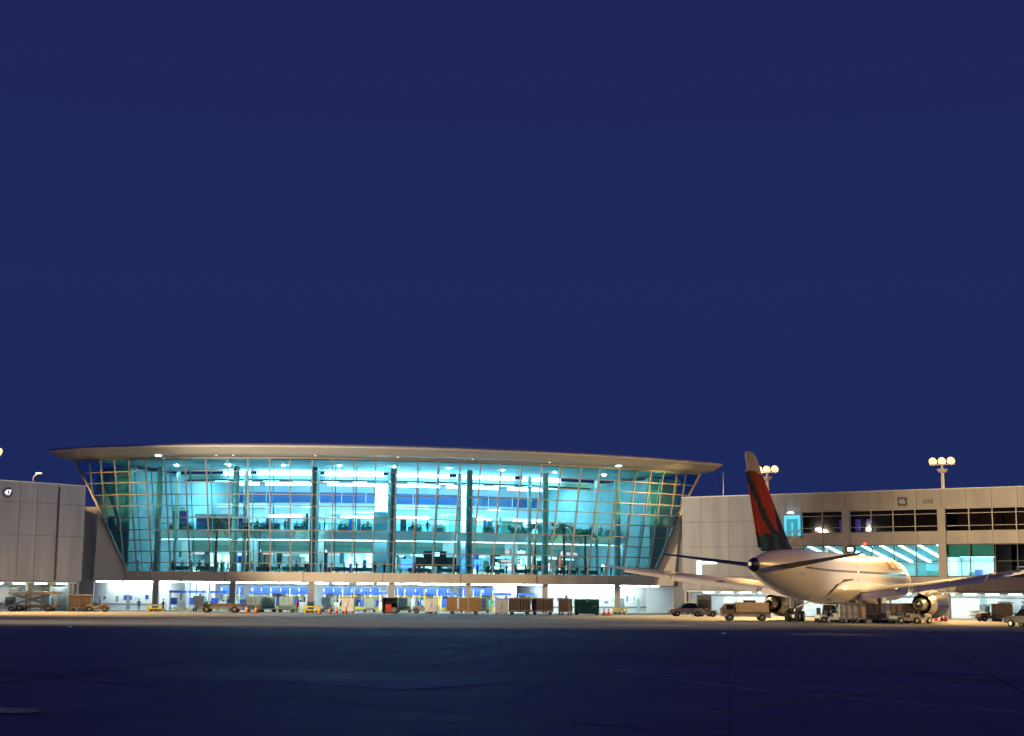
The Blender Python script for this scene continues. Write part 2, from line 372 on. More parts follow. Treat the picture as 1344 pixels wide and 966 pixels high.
# mullions, transoms, edge rails
ROWS = [0, .075, .175, .275, .367, .475, .581, .680, .786, .883, 1.0]
for i in range(1, NP):
    t0 = 0.0
    if i <= 3: t0 = 1 - i / 3.15
    if i >= 32: t0 = (i - 31.35) / 2.65
    n = NIN[i]; p, q = G(i, t0, .06), G(i, .992, .06)
    mb = MB().bar(p, q, .16, .28, up=(-n.x, -n.y, .15)); part(mb, 'mullion', M['mullion'])
for t in ROWS[1:-1]:
    a, b = iL(t), iR(t); mb = MB(); pts = [a] + [k for k in range(NP + 1) if a + .05 < k < b - .05] + [b]
    for u, v in zip(pts[:-1], pts[1:]): mb.bar(G(u, t, .05), G(v, t, .05), .16, .13)
    part(mb, 'transom', M['mullion'])
for idg in (iL, iR):
    mb = MB(); ts = [k / 8 for k in range(9)]
    for u, v in zip(ts[:-1], ts[1:]): mb.bar(G(idg(u), u, .1), G(idg(v), v, .1), .30, .30)
    part(mb, 'edge_rail', M['mullion'])
mb = MB().bar(G(32.1, .985, -.5), G(33.0, .88, -.5), .22, .22); part(mb, 'brace', M['mullion'])
# panes
def clip(poly, f):
    out = []
    for a, b in zip(poly, poly[1:] + poly[:1]):
        fa, fb = f(a), f(b)
        if fa >= 0: out.append(a)
        if (fa >= 0) != (fb >= 0):
            k = fa / (fa - fb); out.append((a[0] + (b[0] - a[0]) * k, a[1] + (b[1] - a[1]) * k))
    return out
panes = []
for i in range(NP):
    for t0, t1 in zip(ROWS[:-1], ROWS[1:]):
        e = .015
        poly = [(i + e, t0 + .003), (i + 1 - e, t0 + .003), (i + 1 - e, t1 - .003), (i + e, t1 - .003)]
        poly = clip(poly, lambda q: q[0] - iL(q[1]) - .03)
        if len(poly) >= 3: poly = clip(poly, lambda q: iR(q[1]) - .03 - q[0])
        if len(poly) < 3: continue
        ar = abs(sum(a[0] * b[1] - b[0] * a[1] for a, b in zip(poly, poly[1:] + poly[:1]))) / 2
        if ar < .004: continue
        panes.append((ar, i, poly))
panes.sort(key=lambda x: -x[0])
rest = MB()
for k, (ar, i, poly) in enumerate(panes):
    n = NIN[i]; j = random.uniform(-.012, .012)
    pts = [G(a, b, j + .02) for a, b in poly]; d = (n.x * .03, n.y * .03, 0)
    if k < 300: part(MB().prism(pts, d), 'pane', M[random.choice(('glass', 'glass', 'glass_b', 'glass_c'))], fix=False)
    else: rest.prism(pts, d)
tag(part(rest, 'small_pane', M['glass'], fix=False), kind='stuff')
# columns: front row from the apron to the ceiling, second row inside
COLS = [5, 9, 13, 17, 21, 25, 29]
for c in COLS:
    c_ = c + (.08 if c < 10 else -.12 if c > 20 else 0)
    p = P(c_, .75, 0); part(MB().span(p.x - .42, p.x + .42, p.y - .42, p.y + .42, 0, 4.3), 'column', M['column'])
    part(MB().cyl((p.x, p.y, 5.6), (p.x, p.y, 20.9), .52, .48, 14), 'hall_column', M['hall_col'])
    q = P(c_, 6.2, 0); part(MB().cyl((q.x, q.y, 5.6), (q.x, q.y, 20.6), .34, .34, 12), 'inner_column', M['white'])
for i in range(4, 32):
    if i % 4 in (3, 2) or i < 9 or i > 24:
        p_, q_ = G(i + .12, .01, -.85), G(i + .12, .93, -.85); part(MB().cyl(p_, q_, .075, .075, 6), 'wind_strut', M['hall_col'])
# upper floor fittings
ru = random.Random(11)
for k in range(46):
    i = 5.2 + k * .53; oo = ru.uniform(12, 19); h_ = ru.uniform(.8, 3.0); mb = MB(); arcwall(mb, i, i + ru.uniform(.12, .42), oo, oo + .5, 11.92, 11.92 + h_)
    part(mb, 'upper_fitting', M[ru.choice(['cyanbox', 'cloth_teal', 'white', 'vblue', 'green_band', 'whiteglow', 'dark', 'offwhite', 'olive', 'cyanbox'])])
for k in range(9):
    i = 9.5 + k * 1.9; z0 = ru.uniform(13.2, 16.5); mb = MB(); arcwall(mb, i, i + ru.uniform(.5, 1.3), 20.5, 20.8, z0, z0 + ru.uniform(.1, .3)); part(mb, 'upper_sign_light', M[ru.choice(['whiteglow', 'strip2', 'redsign', 'whiteglow'])])
# floors, ceilings, walls of the hall
mb = MB(); arcwall(mb, 2.3, 32, .56, 34, 4.9, 5.55); part(mb, 'hall_floor', M['floor'])
mb = MB(); rg = [[PT(i, -.4, 21.55), P(i, 11.2, 21.1), P(i, 11.2, 21.3), PT(i, -.4, 21.75)] for i in steps(1.2, 33)]
part(mb.loft(rg, smooth=False), 'hall_ceiling', M['ceil'])
mb = MB(); arcwall(mb, 1.5, 32, 11.2, 34, 20.3, 20.6); part(mb, 'rear_ceiling', M['white'])
mb = MB(); arcwall(mb, 1.5, 32.8, 28, 28.5, 5.6, 20.3); part(mb, 'back_wall', M['lavender'])
mb = MB(); arcwall(mb, 3, 31, 27.7, 27.96, 17.3, 18.9); part(mb, 'clerestory_band', M['blue_band'])
for i in steps(4, 30, 2.0):
    part(MB().bar(P(i, 27.62, 17.3), P(i, 27.62, 18.9), .12, .14, up=(0, -1, 0)), 'clerestory_mullion', M['white'])
for zz0, zz1, oo in ((20.42, 21.02, 10.9), (19.25, 19.7, 16.5)):
    for a, b in zip(COLS[1:-2], COLS[2:-1]):
        mb = MB(); arcwall(mb, a + .25, b - .25, oo, oo + .3, zz0, zz1); part(mb, 'cove_light', M['strip'])
    mb = MB(); arcwall(mb, COLS[0] + 2.2, COLS[1] - .2, oo, oo + .3, zz0, zz1); part(mb, 'cove_light', M['strip'])
    mb = MB(); arcwall(mb, 25.3, 27.6, oo, oo + .3, zz0, zz1); part(mb, 'cove_light', M['strip'])
mb = MB(); arcwall(mb, 4.5, 29.8, 11.3, 11.6, 19.8, 20.3); part(mb, 'cove_beam', M['ceil'])
mb = MB(); arcwall(mb, 4.2, 30.0, 11.25, 11.65, 19.55, 19.78); part(mb, 'cove_edge', M['dark'])
for i in (2.75, 31.6):
    for o0, o1, m_, nm in ((1.2, 27.5, 'cyanbox', 'end_partition'),):
        mb = MB(); a, b = P(i, o0, 0), P(i, o1, 0); d = (b - a).normalized(); s_ = Vector((-d.y, d.x, 0)) * .15
        mb.prism([a - s_ + Vector((0, 0, 5.6)), a + s_ + Vector((0, 0, 5.6)), b + s_ + Vector((0, 0, 5.6)), b - s_ + Vector((0, 0, 5.6))], (0, 0, 15.2)); part(mb, nm, M[m_])
for a, b in ((-.6, 2.6), (31.75, 34.6)):
    mb = MB(); arcwall(mb, a, b, 2.6, 3.0, 4.6, 21.2); part(mb, 'end_core_wall', M['core'])
for k in range(9):
    i = 5.5 + k * 2.9; q = P(i, 3.4, 21.12); part(MB().span(q.x - .2, q.x + .2, q.y - .2, q.y + .2, 21.22, 21.30), 'added_ceiling_fill', M['fill_lamp'])  # added fill lamps, not seen in the ceiling, to brighten the mezzanine fascia
# mezzanine
mb = MB(); arcwall(mb, 2.85, 31.5, 8, 28, 11.2, 11.9); part(mb, 'mezzanine_slab', M['cyanbox'])
mb = MB(); arcwall(mb, 2.85, 31.5, 7.75, 7.97, 10.6, 12.0); part(mb, 'mezzanine_fascia', M['white'])
mb = MB(); arcwall(mb, 2.9, 31.4, 7.8, 7.88, 12.02, 12.95, 2)
part(mb, 'mezzanine_balustrade', M['pglass'])
mb = MB(); arcwall(mb, 2.9, 31.4, 7.79, 7.89, 12.96, 13.04, 2); part(mb, 'mezzanine_handrail', M['steel'])
mb = MB(); arcwall(mb, 2.85, 31.5, 7.72, 7.96, 10.42, 10.57)
part(mb, 'edge_light', M['strip2'])
for a in (4.6, 9.6, 14.2, 17.9, 22, 25.6):
    mb = MB(); arcwall(mb, a, a + 2.1, 16, 16.4, 14.3, 14.65); part(mb, 'mezzanine_light', M['strip'])
for a in steps(4.5, 29.5, 2.1):
    mb = MB(); arcwall(mb, a, a + 1.0, 18, 22, 20.15, 20.28); part(mb, 'ceiling_panel_light', M['strip2'])
    mb = MB(); arcwall(mb, a, a + .9, 10, 11, 11.05, 11.18); part(mb, 'ceiling_panel_light', M['strip2'])
# stepped bulkheads that make the upper floor read as rooms
for a, b, z0, z1, oo, m_ in ((3.75, 4.95, 11.95, 15.4, 9.7, 'purple'), (5.3, 8.75, 11.95, 14.4, 11.5, 'royal'), (4.2, 8.8, 12.0, 16.6, 22, 'lavender'), (9.4, 12.8, 12, 15.2, 24, 'lavender'), (13.3, 16.6, 12, 15.6, 22, 'offwhite'), (14.2, 15.0, 12, 15.0, 19, 'olive'),
                         (17.3, 20.6, 12, 16.6, 22, 'cyanbox'), (21.4, 24.6, 12, 15.4, 22, 'white'), (25.4, 29.2, 12, 15.0, 21, 'green_band')):
    mb = MB(); arcwall(mb, a, b, oo, oo + .4, z0, z1); part(mb, 'upper_bulkhead', M[m_])
    mb = MB(); arcwall(mb, a, b, oo - .5, oo - .02, z1 - .5, z1 + .1); part(mb, 'bulkhead_cornice', M['white'])
# shops below the mezzanine
for k, (a, b) in enumerate(((4.4, 8.6), (9.3, 12.7), (13.3, 16.7), (17.3, 20.7), (21.3, 24.6), (25.3, 29.4))):
    mb = MB(); arcwall(mb, a, b, 13.6, 13.9, 9.2, 11.1); part(mb, 'shop_bulkhead', M['olive'])
    mb = MB(); arcwall(mb, a + .1, b - .1, 13.3, 13.58, 8.9, 9.9); part(mb, 'shop_sign_band', M['green_band'])
    mb = MB(); arcwall(mb, a, b, 19, 19.4, 5.6, 11.1); part(mb, 'shop_back_wall', M['offwhite' if k % 2 else 'white'])
    for q in range(3):
        u = a + .3 + q * (b - a) / 3
        mb = MB(); arcwall(mb, u, u + (b - a) / 3 - .35, 18.5, 18.9, 6.6, 8.5)
        part(mb, 'shop_shelf', M[['shopglow', 'whiteglow', 'cyanbox', 'greyc'][(k * 2 + q) % 4 if k < 2 else (k + q * 3) % 4]])
    mb = MB(); arcwall(mb, a, b, 14.2, 14.6, 9.0, 9.2); part(mb, 'shop_light', M['strip'])
    rs = random.Random(20 + k)
    for q in range(11):
        u = a + .1 + q * (b - a - .3) / 11; wd = (b - a) / 11 * rs.uniform(.45, .95); z0 = rs.choice((5.6, 5.6, 6.4, 7.2)); h_ = rs.uniform(.7, 1.9); oo = rs.uniform(11.5, 15.5)
        mb = MB(); arcwall(mb, u, u + wd, oo, oo + .5, z0, min(8.8, z0 + h_))
        part(mb, 'shop_display', M[rs.choice(['cloth_teal', 'shopglow', 'whiteglow', 'green_band', 'vblue', 'dark', 'offwhite', 'redbox', 'tan', 'shopglow', 'cyanbox', 'dark'])])
    for q in range(3):
        u = a + .25 + q * (b - a) / 3; z0 = rs.uniform(8.2, 8.5)
        mb = MB(); arcwall(mb, u, u + (b - a) / 3 * rs.uniform(.5, .8), 13.0, 13.25, z0, z0 + rs.uniform(.18, .34)); part(mb, 'menu_board', M[rs.choice(['shopglow', 'whiteglow', 'shopglow', 'redsign'])])
    p = P(a - .25, 12.5, 0); part(MB().span(p.x - .5, p.x + .5, p.y - .4, p.y + .4, 5.6, 11.15), 'shop_pier', M['offwhite'])
# soffit downlights
for i, big in ((5.9, 1), (8.6, 0), (9.4, 0), (13.2, 0), (17.0, 0), (24.2, 0), (27.7, 1), (20.5, 0)):
    p = PT(i, 1.35, 22.0); part(MB().cyl((p.x, p.y, p.z - .06), (p.x, p.y, p.z + .04), .42 if big else .16, n=12), 'soffit_lamp', M['downlight' if big else 'dimlamp'])
# ---- baggage hall at apron level
mb = MB(); arcwall(mb, 0, 33.1, .6, 24, 4.3, 4.6); part(mb, 'baggage_hall_ceiling', M['offwhite'])
mb = MB(); arcwall(mb, -.5, 33.5, 22, 22.4, 0, 4.3); part(mb, 'baggage_hall_back_wall', M['white'])
for a, b, o in ((-1.5, 4.7, 5), (25.6, 34.0, 6.5), (23.2, 24.6, 9)):
    mb = MB(); arcwall(mb, a, b, o, o + .3, 0, 4.29); part(mb, 'baggage_hall_partition', M['white'])
    mb = MB(); arcwall(mb, a, b, o - .09, o - .005, .75, .98); part(mb, 'bump_rail', M['vgrey'])
rw = random.Random(9)
for i in (-.6, .3, .9, 1.6, 2.2, 3.1, 3.9, 26.1, 26.5, 27.0, 27.5, 28.3, 28.9, 29.6, 30.2, 30.8, 31.5, 32.2):
    o = 5 if i < 5 else 6.5; mb = MB(); z0 = rw.uniform(1.2, 2.0); arcwall(mb, i, i + rw.uniform(.08, .3), o - .07, o - .005, z0, z0 + rw.uniform(.3, .9)); part(mb, 'wall_fitting', M[rw.choice(['vgrey', 'cyanbox', 'vgrey', 'dark', 'greyc', 'vblue'])])
for i, m_ in ((1.2, 'vgrey'), (28.0, 'cyanbox'), (30.9, 'vgrey'), (32.6, 'cyanbox')):
    o = 5 if i < 5 else 6.5; mb = MB(); arcwall(mb, i, i + .38, o - .12, o - .01, .07, 2.25); part(mb, 'service_door', M[m_])
for i in (4.7, 25.6, 24.6):
    o = 5 if i < 5 else 6.5 if i > 25 else 9
    a, b = P(i, o + .2, 0), P(i, 22, 0); d = (b - a).normalized(); s_ = Vector((-d.y, d.x, 0)) * .12
    part(MB().prism([a - s_, a + s_, b + s_, b - s_], (0, 0, 4.28)), 'baggage_hall_partition', M['white'])
for i in steps(-.2, 32.2, 1.35):
    for o in (2.2, 4.4, 7.0, 14.5):
        if (o > 4.5 and (i < 5 or i > 25)) or (o > 8 and i > 24): continue
        mb = MB(); arcwall(mb, i, i + .75, o, o + .35, 4.12, 4.27); part(mb, 'ceiling_light', M['fluor'])
for i in (5.6, 6.0, 6.4, 6.8, 7.2): # strip curtains in the first bay
    a = P(i, 8, 0); part(MB().span(a.x - .38, a.x + .38, a.y - .05, a.y + .05, .3, 4.1), 'strip_curtain', M['vwhite'])
a = P(33, 8, 0); part(MB().prism([a, a + Vector((12, -1, 0)), a + Vector((12, -.6, 0)), a + Vector((0, .4, 0))], (0, 0, 4.2)), 'link_ground_wall', M['white'])
mb = MB(); arcwall(mb, 0, 33.2, -.05, 22, .0, .06); part(mb, 'baggage_hall_floor', mat('hall_concrete', (.42, .44, .43), .5, var=.12))

# baggage conveyors, one per bay
ORD = ['first', 'second', 'third', 'fourth', 'fifth', 'sixth', 'seventh']
for k, (a, b) in enumerate(((7.6, 8.8), (9.35, 12.7), (13.35, 16.7), (17.35, 20.6), (21.3, 23.2))):
    p0 = P((a + b) / 2, 9, 0)
    t = thing('baggage_conveyor', 'blue baggage conveyor with yellow rails, in the %s open bay from the pale left wall' % ORD[k], 'conveyor', p0, 0, 'blue conveyors in the baggage hall')
    mb = MB(); arcwall(mb, a, b, 8.4, 9.6, 2.45, 3.6); part(mb, 'upper_belt', M['vblue'], t)
    mb = MB(); arcwall(mb, a, b, 9.8, 10.8, 1.9, 2.4); part(mb, 'middle_belt', M['cyanbox'], t)
    mb = MB(); arcwall(mb, a, b, 10.6, 11.8, .6, 1.7); part(mb, 'lower_belt', M['vblue'], t)
    mb = MB(); arcwall(mb, a + .1, b - .1, 8.2, 8.32, 2.22, 2.36); part(mb, 'guard_rail', M['yellow'], t)
    mb = MB(); arcwall(mb, a, b, 7.4, 7.6, .45, .8); part(mb, 'kerb_rail', M['yellow'], t)
    for i in steps(a + .1, b - .1, .62):
        q = P(i, 8.3, 0); part(MB().span(q.x - .07, q.x + .07, q.y - .07, q.y + .07, .06, 3.4), 'leg', M['white'], t)
    for i in steps(a + .2, b - .3, .42):
        q = P(i, random.uniform(6.2, 8.0), 0); h = random.uniform(.5, 1.5); part(MB().box((q.x, q.y, .9 + h / 2), (random.uniform(.5, 1.1), .5, h)), 'control_box', M[random.choice(['vblue', 'cyanbox', 'vwhite', 'vblue', 'dark', 'yellow', 'vgreen'])], t)
        if random.random() < .4: part(MB().span(q.x - .06, q.x + .06, q.y - .5, q.y - .4, .06, random.uniform(1.5, 3.6)), 'yellow_post', M['yellow'], t)

# ------------------------------------------------------------------ piers
class Wall:
    """pier front wall: a at its inner end, u along it away from the terminal, n towards the apron"""
    def __init__(s, a, u):
        s.a = Vector(a); s.u = Vector(u).normalized(); s.n = Vector((s.u.y, -s.u.x))
        if s.n.y > 0: s.n = -s.n
    def p(s, d, o, z): q = s.a + s.u * d + s.n * o; return Vector((q.x, q.y, z))
    def sx(s, px, py=720):
        r = ray(px, py); k = r.x / r.y           # X = k Y
        return (k * s.a.y - s.a.x) / (s.u.x - k * s.u.y)
    def blk(s, mb, d0, d1, o0, o1, z0, z1, mi=0):
        return mb.prism([s.p(d0, o0, z0), s.p(d1, o0, z0), s.p(d1, o1, z0), s.p(d0, o1, z0)], (0, 0, z1 - z0), mi)
PR = Wall((25.65, 230.95), (41.2, -29.0)); PL = Wall((-59.6, 215.6), (-8.2, -9.9))
ZR = 17.3
def wpart(W, name, m, parent, *bl, **k):
    mb = MB()
    for x in bl: W.blk(mb, *x)
    return part(mb, name, m, parent, **k)

# right pier
pr = thing('pier_building', 'grey brown concourse pier with window bands behind the parked airliner', 'building', PR.p(20, -8, 0))
END = 195
s0, s1, s2 = PR.sx(1054), PR.sx(1111), PR.sx(1237)
bay = s2 - s1
pil = [s2 + bay * k for k in range(0, 6) if s2 + bay * k < END]
wpart(PR, 'rear_wall', M['precast'], pr, (0, END, -26, -25.5, 0, 16.6))
wpart(PR, 'flat_roof', M['precast_grey'], pr, (-.1, END, -25.4, -.45, 16.55, 16.8))
wpart(PR, 'roof_cap', M['metal_roof'], pr, (-.05, END, -.6, .12, ZR, ZR + .12))
wpart(PR, 'side_wall', M['precast_grey'], pr, (-.02, .4, -25, -.5, 0, 16.6))
# parapet band of panels and spandrels, panel joints recessed
dpan = bay / 4
def panel_row(z0, z1, d0, d1, name, m=M['precast'], st=None, o=0):
    st = st or dpan; d = d1
    k = s2
    cuts = sorted({round(x, 3) for x in [d0, d1] + [k + st * j for j in range(-30, 60) if d0 + .4 < k + st * j < d1 - .4]})
    for a, b in zip(cuts[:-1], cuts[1:]):
        e = random.uniform(-.006, .006)
        wpart(PR, 'wall_panel', m, pr, (a + .02, b - .02, -.4, o + e, z0 + .02, z1 - .02))
panel_row(14.8, ZR, s0 - .1, END, 'p'); panel_row(9.95, 11.6, s0 - .1, END, 'p'); panel_row(3.65, 5.6, s0 - .1, END, 'p')
for z0, z1 in ((3.65, 5.6), (5.6, 9.95), (9.95, 13.6), (13.6, ZR)): panel_row(z0, z1, 0, s0 - .12, 'p', M['precast_grey'], bay / 3)
wpart(PR, 'backing_wall', M['dark'], pr, (.1, END, -.5, -.42, 14.7, ZR - .1), (.1, END, -.5, -.42, 9.9, 11.65), (.1, END, -.5, -.42, 3.6, 5.65), (.1, s0, -.5, -.42, 5.6, 14.7))
# pilasters
for k, d in enumerate([s1] + pil):
    wpart(PR, 'pilaster', M['precast'], pr, (d - .55, d + .55, -.45, .12, 3.64, 14.85))
    wpart(PR, 'ground_column', M['column'], pr, (d - .4, d + .4, -1.6, -.8, 0, 3.6))
wpart(PR, 'ground_column', M['column'], pr, (.3, .9, -1.4, -.8, 0, 3.6))
# window bands
bays = [(s0, s1 - .56, 2)] + [(a + .56, b - .56, 4) for a, b in zip([s1] + pil[:-1], pil)]
for bi, (a, b, n) in enumerate(bays):
    if bi > 4: n = 4
    seen = bi <= 2
    # upper, dark
    wpart(PR, 'window_frame', M['mullion'], pr, (a, b, -.3, -.05, 11.6, 11.72), (a, b, -.3, -.05, 14.66, 14.8), (a, b, -.3, -.1, 14.02, 14.1), (a, b, -.3, -.1, 12.36, 12.44),
          *[(a + (b - a) * j / n - .07, a + (b - a) * j / n + .07, -.3, -.04, 11.73, 14.65) for j in range(1, n)])
    for j in range(n):
        wpart(PR, 'window_pane', M['smoke'], pr, (a + (b - a) * j / n + .08, a + (b - a) * (j + 1) / n - .08, -.22, -.18, 11.73, 14.65))
    # lower
    wpart(PR, 'window_frame', M['dark'], pr, (a, b, -.3, -.05, 5.6, 5.72), (a, b, -.3, -.05, 9.84, 9.95), (a, b, -.3, -.1, 7.62, 7.7),
          *[(a + (b - a) * j / n - .06, a + (b - a) * j / n + .06, -.3, -.04, 5.73, 9.83) for j in range(1, n)])
    for j in range(n):
        wpart(PR, 'window_pane', M['smoke'] if (bi >= 2 and (j >= 2 or bi > 2)) else M['pglass'], pr, (a + (b - a) * j / n + .07, a + (b - a) * (j + 1) / n - .07, -.22, -.18, 5.73, 9.83))
# rooms behind the window bands
wpart(PR, 'upper_floor', M['floor'], pr, (.5, END, -25, -.55, 10.6, 10.9))
wpart(PR, 'lounge_floor', M['floor'], pr, (.5, END, -25, -.55, 4.6, 4.9))
wpart(PR, 'window_blind', M['blind'], pr, (s0 + .3, END, -1.75, -1.7, 10.95, 14.75))
def slope(z0, z1, a, b, o0, o1, th): # sloped slab under a room, falling inward
    return [PR.p(a, o0, z0), PR.p(b, o0, z0), PR.p(b, o1, z1), PR.p(a, o1, z1)], (0, 0, th)
part(MB().prism(*slope(10.12, 7.9, s0 - 9, s2 - .1, -.56, -13.6, .2)), 'lounge_ceiling', M['ceil'], pr)
wpart(PR, 'lounge_back_wall', M['offwhite'], pr, (.5, s2 - .1, -14.3, -14, 4.9, 10.1))
wpart(PR, 'lounge_partition', M['white'], pr, (s2 - .1, s2 + .1, -14, -.6, 4.9, 10.5), (s1 - .1, s1 + .1, -14, -9, 4.9, 10.1))
for j in range(11):
    d = s1 - 12.0 + j * 2.7
    if d + .6 < s2: part(MB().prism(*slope(9.98, 7.80, d, d + .42, -.9, -13.2, .08)), 'lounge_light', M['strip2'], pr)
wpart(PR, 'lounge_counter', M['cyanbox'], pr, (s1 + 7.5, s1 + 9.2, -9, -6, 4.9, 7.4), (s1 + 10, s1 + 12.5, -5, -4, 4.9, 6.4))
# bay two: bright room under a dark header panel
m2 = s2 + bay * .5
wpart(PR, 'header_panel', M['green_band'], pr, (s2 + .6, m2 - .1, -.34, -.31, 8.2, 9.84))
wpart(PR, 'office_back_wall', M['white'], pr, (s2 + .2, m2, -7.2, -7, 4.9, 10))
wpart(PR, 'office_partition', M['white'], pr, (m2, m2 + .15, -7, -.6, 4.9, 10))
wpart(PR, 'office_ceiling', M['white'], pr, (s2 + .2, m2, -7, -.6, 8.4, 8.6))
for j in range(3): wpart(PR, 'office_light', M['strip'], pr, (s2 + 1 + j * 1.9, s2 + 2.2 + j * 1.9, -5.5, -2, 8.28, 8.39))
for j in range(5):
    d = s2 + .9 + j * 1.15; wpart(PR, 'office_furniture', M[['cyanbox', 'vgrey', 'vblue', 'greyc', 'cyanbox'][j]], pr, (d, d + .9, -6 + (j % 3), -5.2 + (j % 3), 4.9, 5.9 + .35 * (j % 3)))
wpart(PR, 'dim_room_wall', M['green_band'], pr, (m2 + .2, END, -9.3, -9, 4.9, 10.5))
for j in range(3): wpart(PR, 'strip_reflection', M['whiteglow'], pr, (m2 + .6 + j * .7, m2 + 5.6 + j * .7, -8, -7.9, 7.0 + .8 * j, 7.07 + .8 * j))  # glowing bars standing in for light strips reflected in the dark glass
# curtains glowing blue in the upper windows, bright desk lamp
for px, wd in ((1100, .8), (1121, .8), (1136, .9)):
    d = PR.sx(px); wpart(PR, 'blue_screen', light_mat('blue_screen_glow', (.04, .03, .8), .8) if 'blue_screen_glow' not in bpy.data.materials else bpy.data.materials['blue_screen_glow'], pr, (d - wd / 2, d + wd / 2, -1.66, -1.6, 11.9, 13.6))
for px, z in ((1070, 12.1), (1137, 11.95)):
    d = PR.sx(px); wpart(PR, 'desk_light', M['fluor'], pr, (d - .4, d + .4, -1.3, -1.1, z, z + .4))
# glazed entrance bay, lit, with inclined braces
d0, d1 = PR.sx(1031), PR.sx(1052)
wpart(PR, 'entrance_bay', M['cyanglow2'], pr, (d0, d1, .02, .25, 11.3, 14.3))
wpart(PR, 'entrance_frame', M['cyanglow'], pr, (d0, d1, .255, .34, 13.75, 14.25), (d0, d0 + .35, .255, .34, 11.3, 13.74), (d1 - .35, d1, .255, .34, 11.3, 13.74), ((d0 + d1) / 2 - .12, (d0 + d1) / 2 + .12, .255, .33, 11.3, 13.3))
p = PR.p((d0 + d1) / 2, .8, 14.55); part(MB().cyl(p, p + Vector((0, 0, .25)), .55, .3, 12), 'entrance_lamp', M['whiteglow'], pr)
wpart(PR, 'entrance_landing', M['precast'], pr, (d0 - .3, d1 + .3, .02, 1.3, 11.0, 11.28))
for k in range(3):
    a = PR.p(d0 - 1.6 + k * 1.1, .9, 9.6 + .15 * k); b = PR.p(d0 + .6 + k * 1.1, .9, 12.0 + .15 * k)
    part(MB().bar(a, b, .16, .16), 'brace', M['metal_roof'], pr)
# lit door surround low on the blank wall
d0 = PR.sx(918); d1 = PR.sx(941)
wpart(PR, 'lit_door', M['whiteglow'], pr, (d0 - .45, d0 + .35, .01, .09, 5.2, 7.9))
wpart(PR, 'door_lintel_light', M['whiteglow'], pr, (d0 + .36, d1, .01, .09, 7.45, 7.75))
# signs: gate plate and louvred vent
d0 = PR.sx(1186)
wpart(PR, 'vent_frame', M['dark'], pr, (PR.sx(1213), PR.sx(1226), .012, .05, 15.45, 16.0))
for k in range(4): wpart(PR, 'vent_slat', M['column'], pr, (PR.sx(1213.5), PR.sx(1225.5), .051, .08, 15.48 + k * .13, 15.55 + k * .13))
def text_mesh(txt, size, name, m, parent, W_, d, o, z):
    cu = bpy.data.curves.new(name, 'FONT'); cu.body = txt; cu.size = size; cu.align_x = 'CENTER'; cu.align_y = 'CENTER'; cu.extrude = .012; cu.offset = size * .018
    tmp = bpy.data.objects.new(name, cu); col.objects.link(tmp)
    me = bpy.data.meshes.new_from_object(tmp.evaluated_get(bpy.context.evaluated_depsgraph_get())); bpy.data.objects.remove(tmp); bpy.data.curves.remove(cu)
    ob = bpy.data.objects.new(name, me); col.objects.link(ob); me.materials.clear(); me.materials.append(m)
    if W_ is None: return ob
    ob.parent = parent; pos = W_.p(d, o, z) - Vector(parent.location); ob.location = pos
    ex = W_.u if W_.u.x > 0 else -W_.u
    ob.rotation_euler = (math.pi / 2, 0, math.atan2(ex.y, ex.x)); return ob
sgn = thing('gate_sign', 'small square black gate number plate high on the grey brown pier wall', 'sign', PR.p(d0, .012, 15.8))
wpart(PR, 'plate', M['dark'], sgn, (d0 - .65, d0 + .65, .012, .08, 15.2, 16.4))
text_mesh('46', .95, 'digits', mat('pale_digit', (.55, .52, .48), .6, var=0), sgn, PR, d0, .096, 15.8)
# ground level of the pier: recessed lit wall with doors
wpart(PR, 'undercroft_ceiling', M['offwhite'], pr, (.4, END, -7, -.5, 3.35, 3.6))
wpart(PR, 'undercroft_wall', M['white'], pr, (.4, END, -6.9, -6.6, 0, 3.35))
wpart(PR, 'undercroft_rail', M['vgrey'], pr, (.5, END, -6.59, -6.5, 2.75, 2.9))
for j in range(24):
    d = 1.5 + j * 3.05; wpart(PR, 'undercroft_light', M['fluor'], pr, (d, d + 1.6, -4.2, -3.7, 3.22, 3.34))
for px0, px1 in ((1263, 1283), (930, 939)):
    a, b = PR.sx(px0), PR.sx(px1); wpart(PR, 'door', M['cyanbox'], pr, (a, b, -6.6, -6.52, 0.02, 2.6), ((a + b) / 2 - .03, (a + b) / 2 + .03, -6.53, -6.5, .02, 2.6))
a, b = PR.sx(1250), PR.sx(1261); wpart(PR, 'shelf', M['vgrey'], pr, (a, b, -6.5, -5.9, .4, .5), (a, b, -6.5, -5.9, 1.0, 1.08), (a, b, -6.5, -5.9, .9, .95))
for j in range(9): # fittings on the undercroft wall
    d = 3 + j * 5.6 + random.random(); wpart(PR, 'wall_fitting', M[random.choice(['vgrey', 'cyanbox', 'dark'])], pr, (d, d + random.uniform(.3, 1.2), -6.59, -6.4, 1.1, random.uniform(1.5, 2.3)))

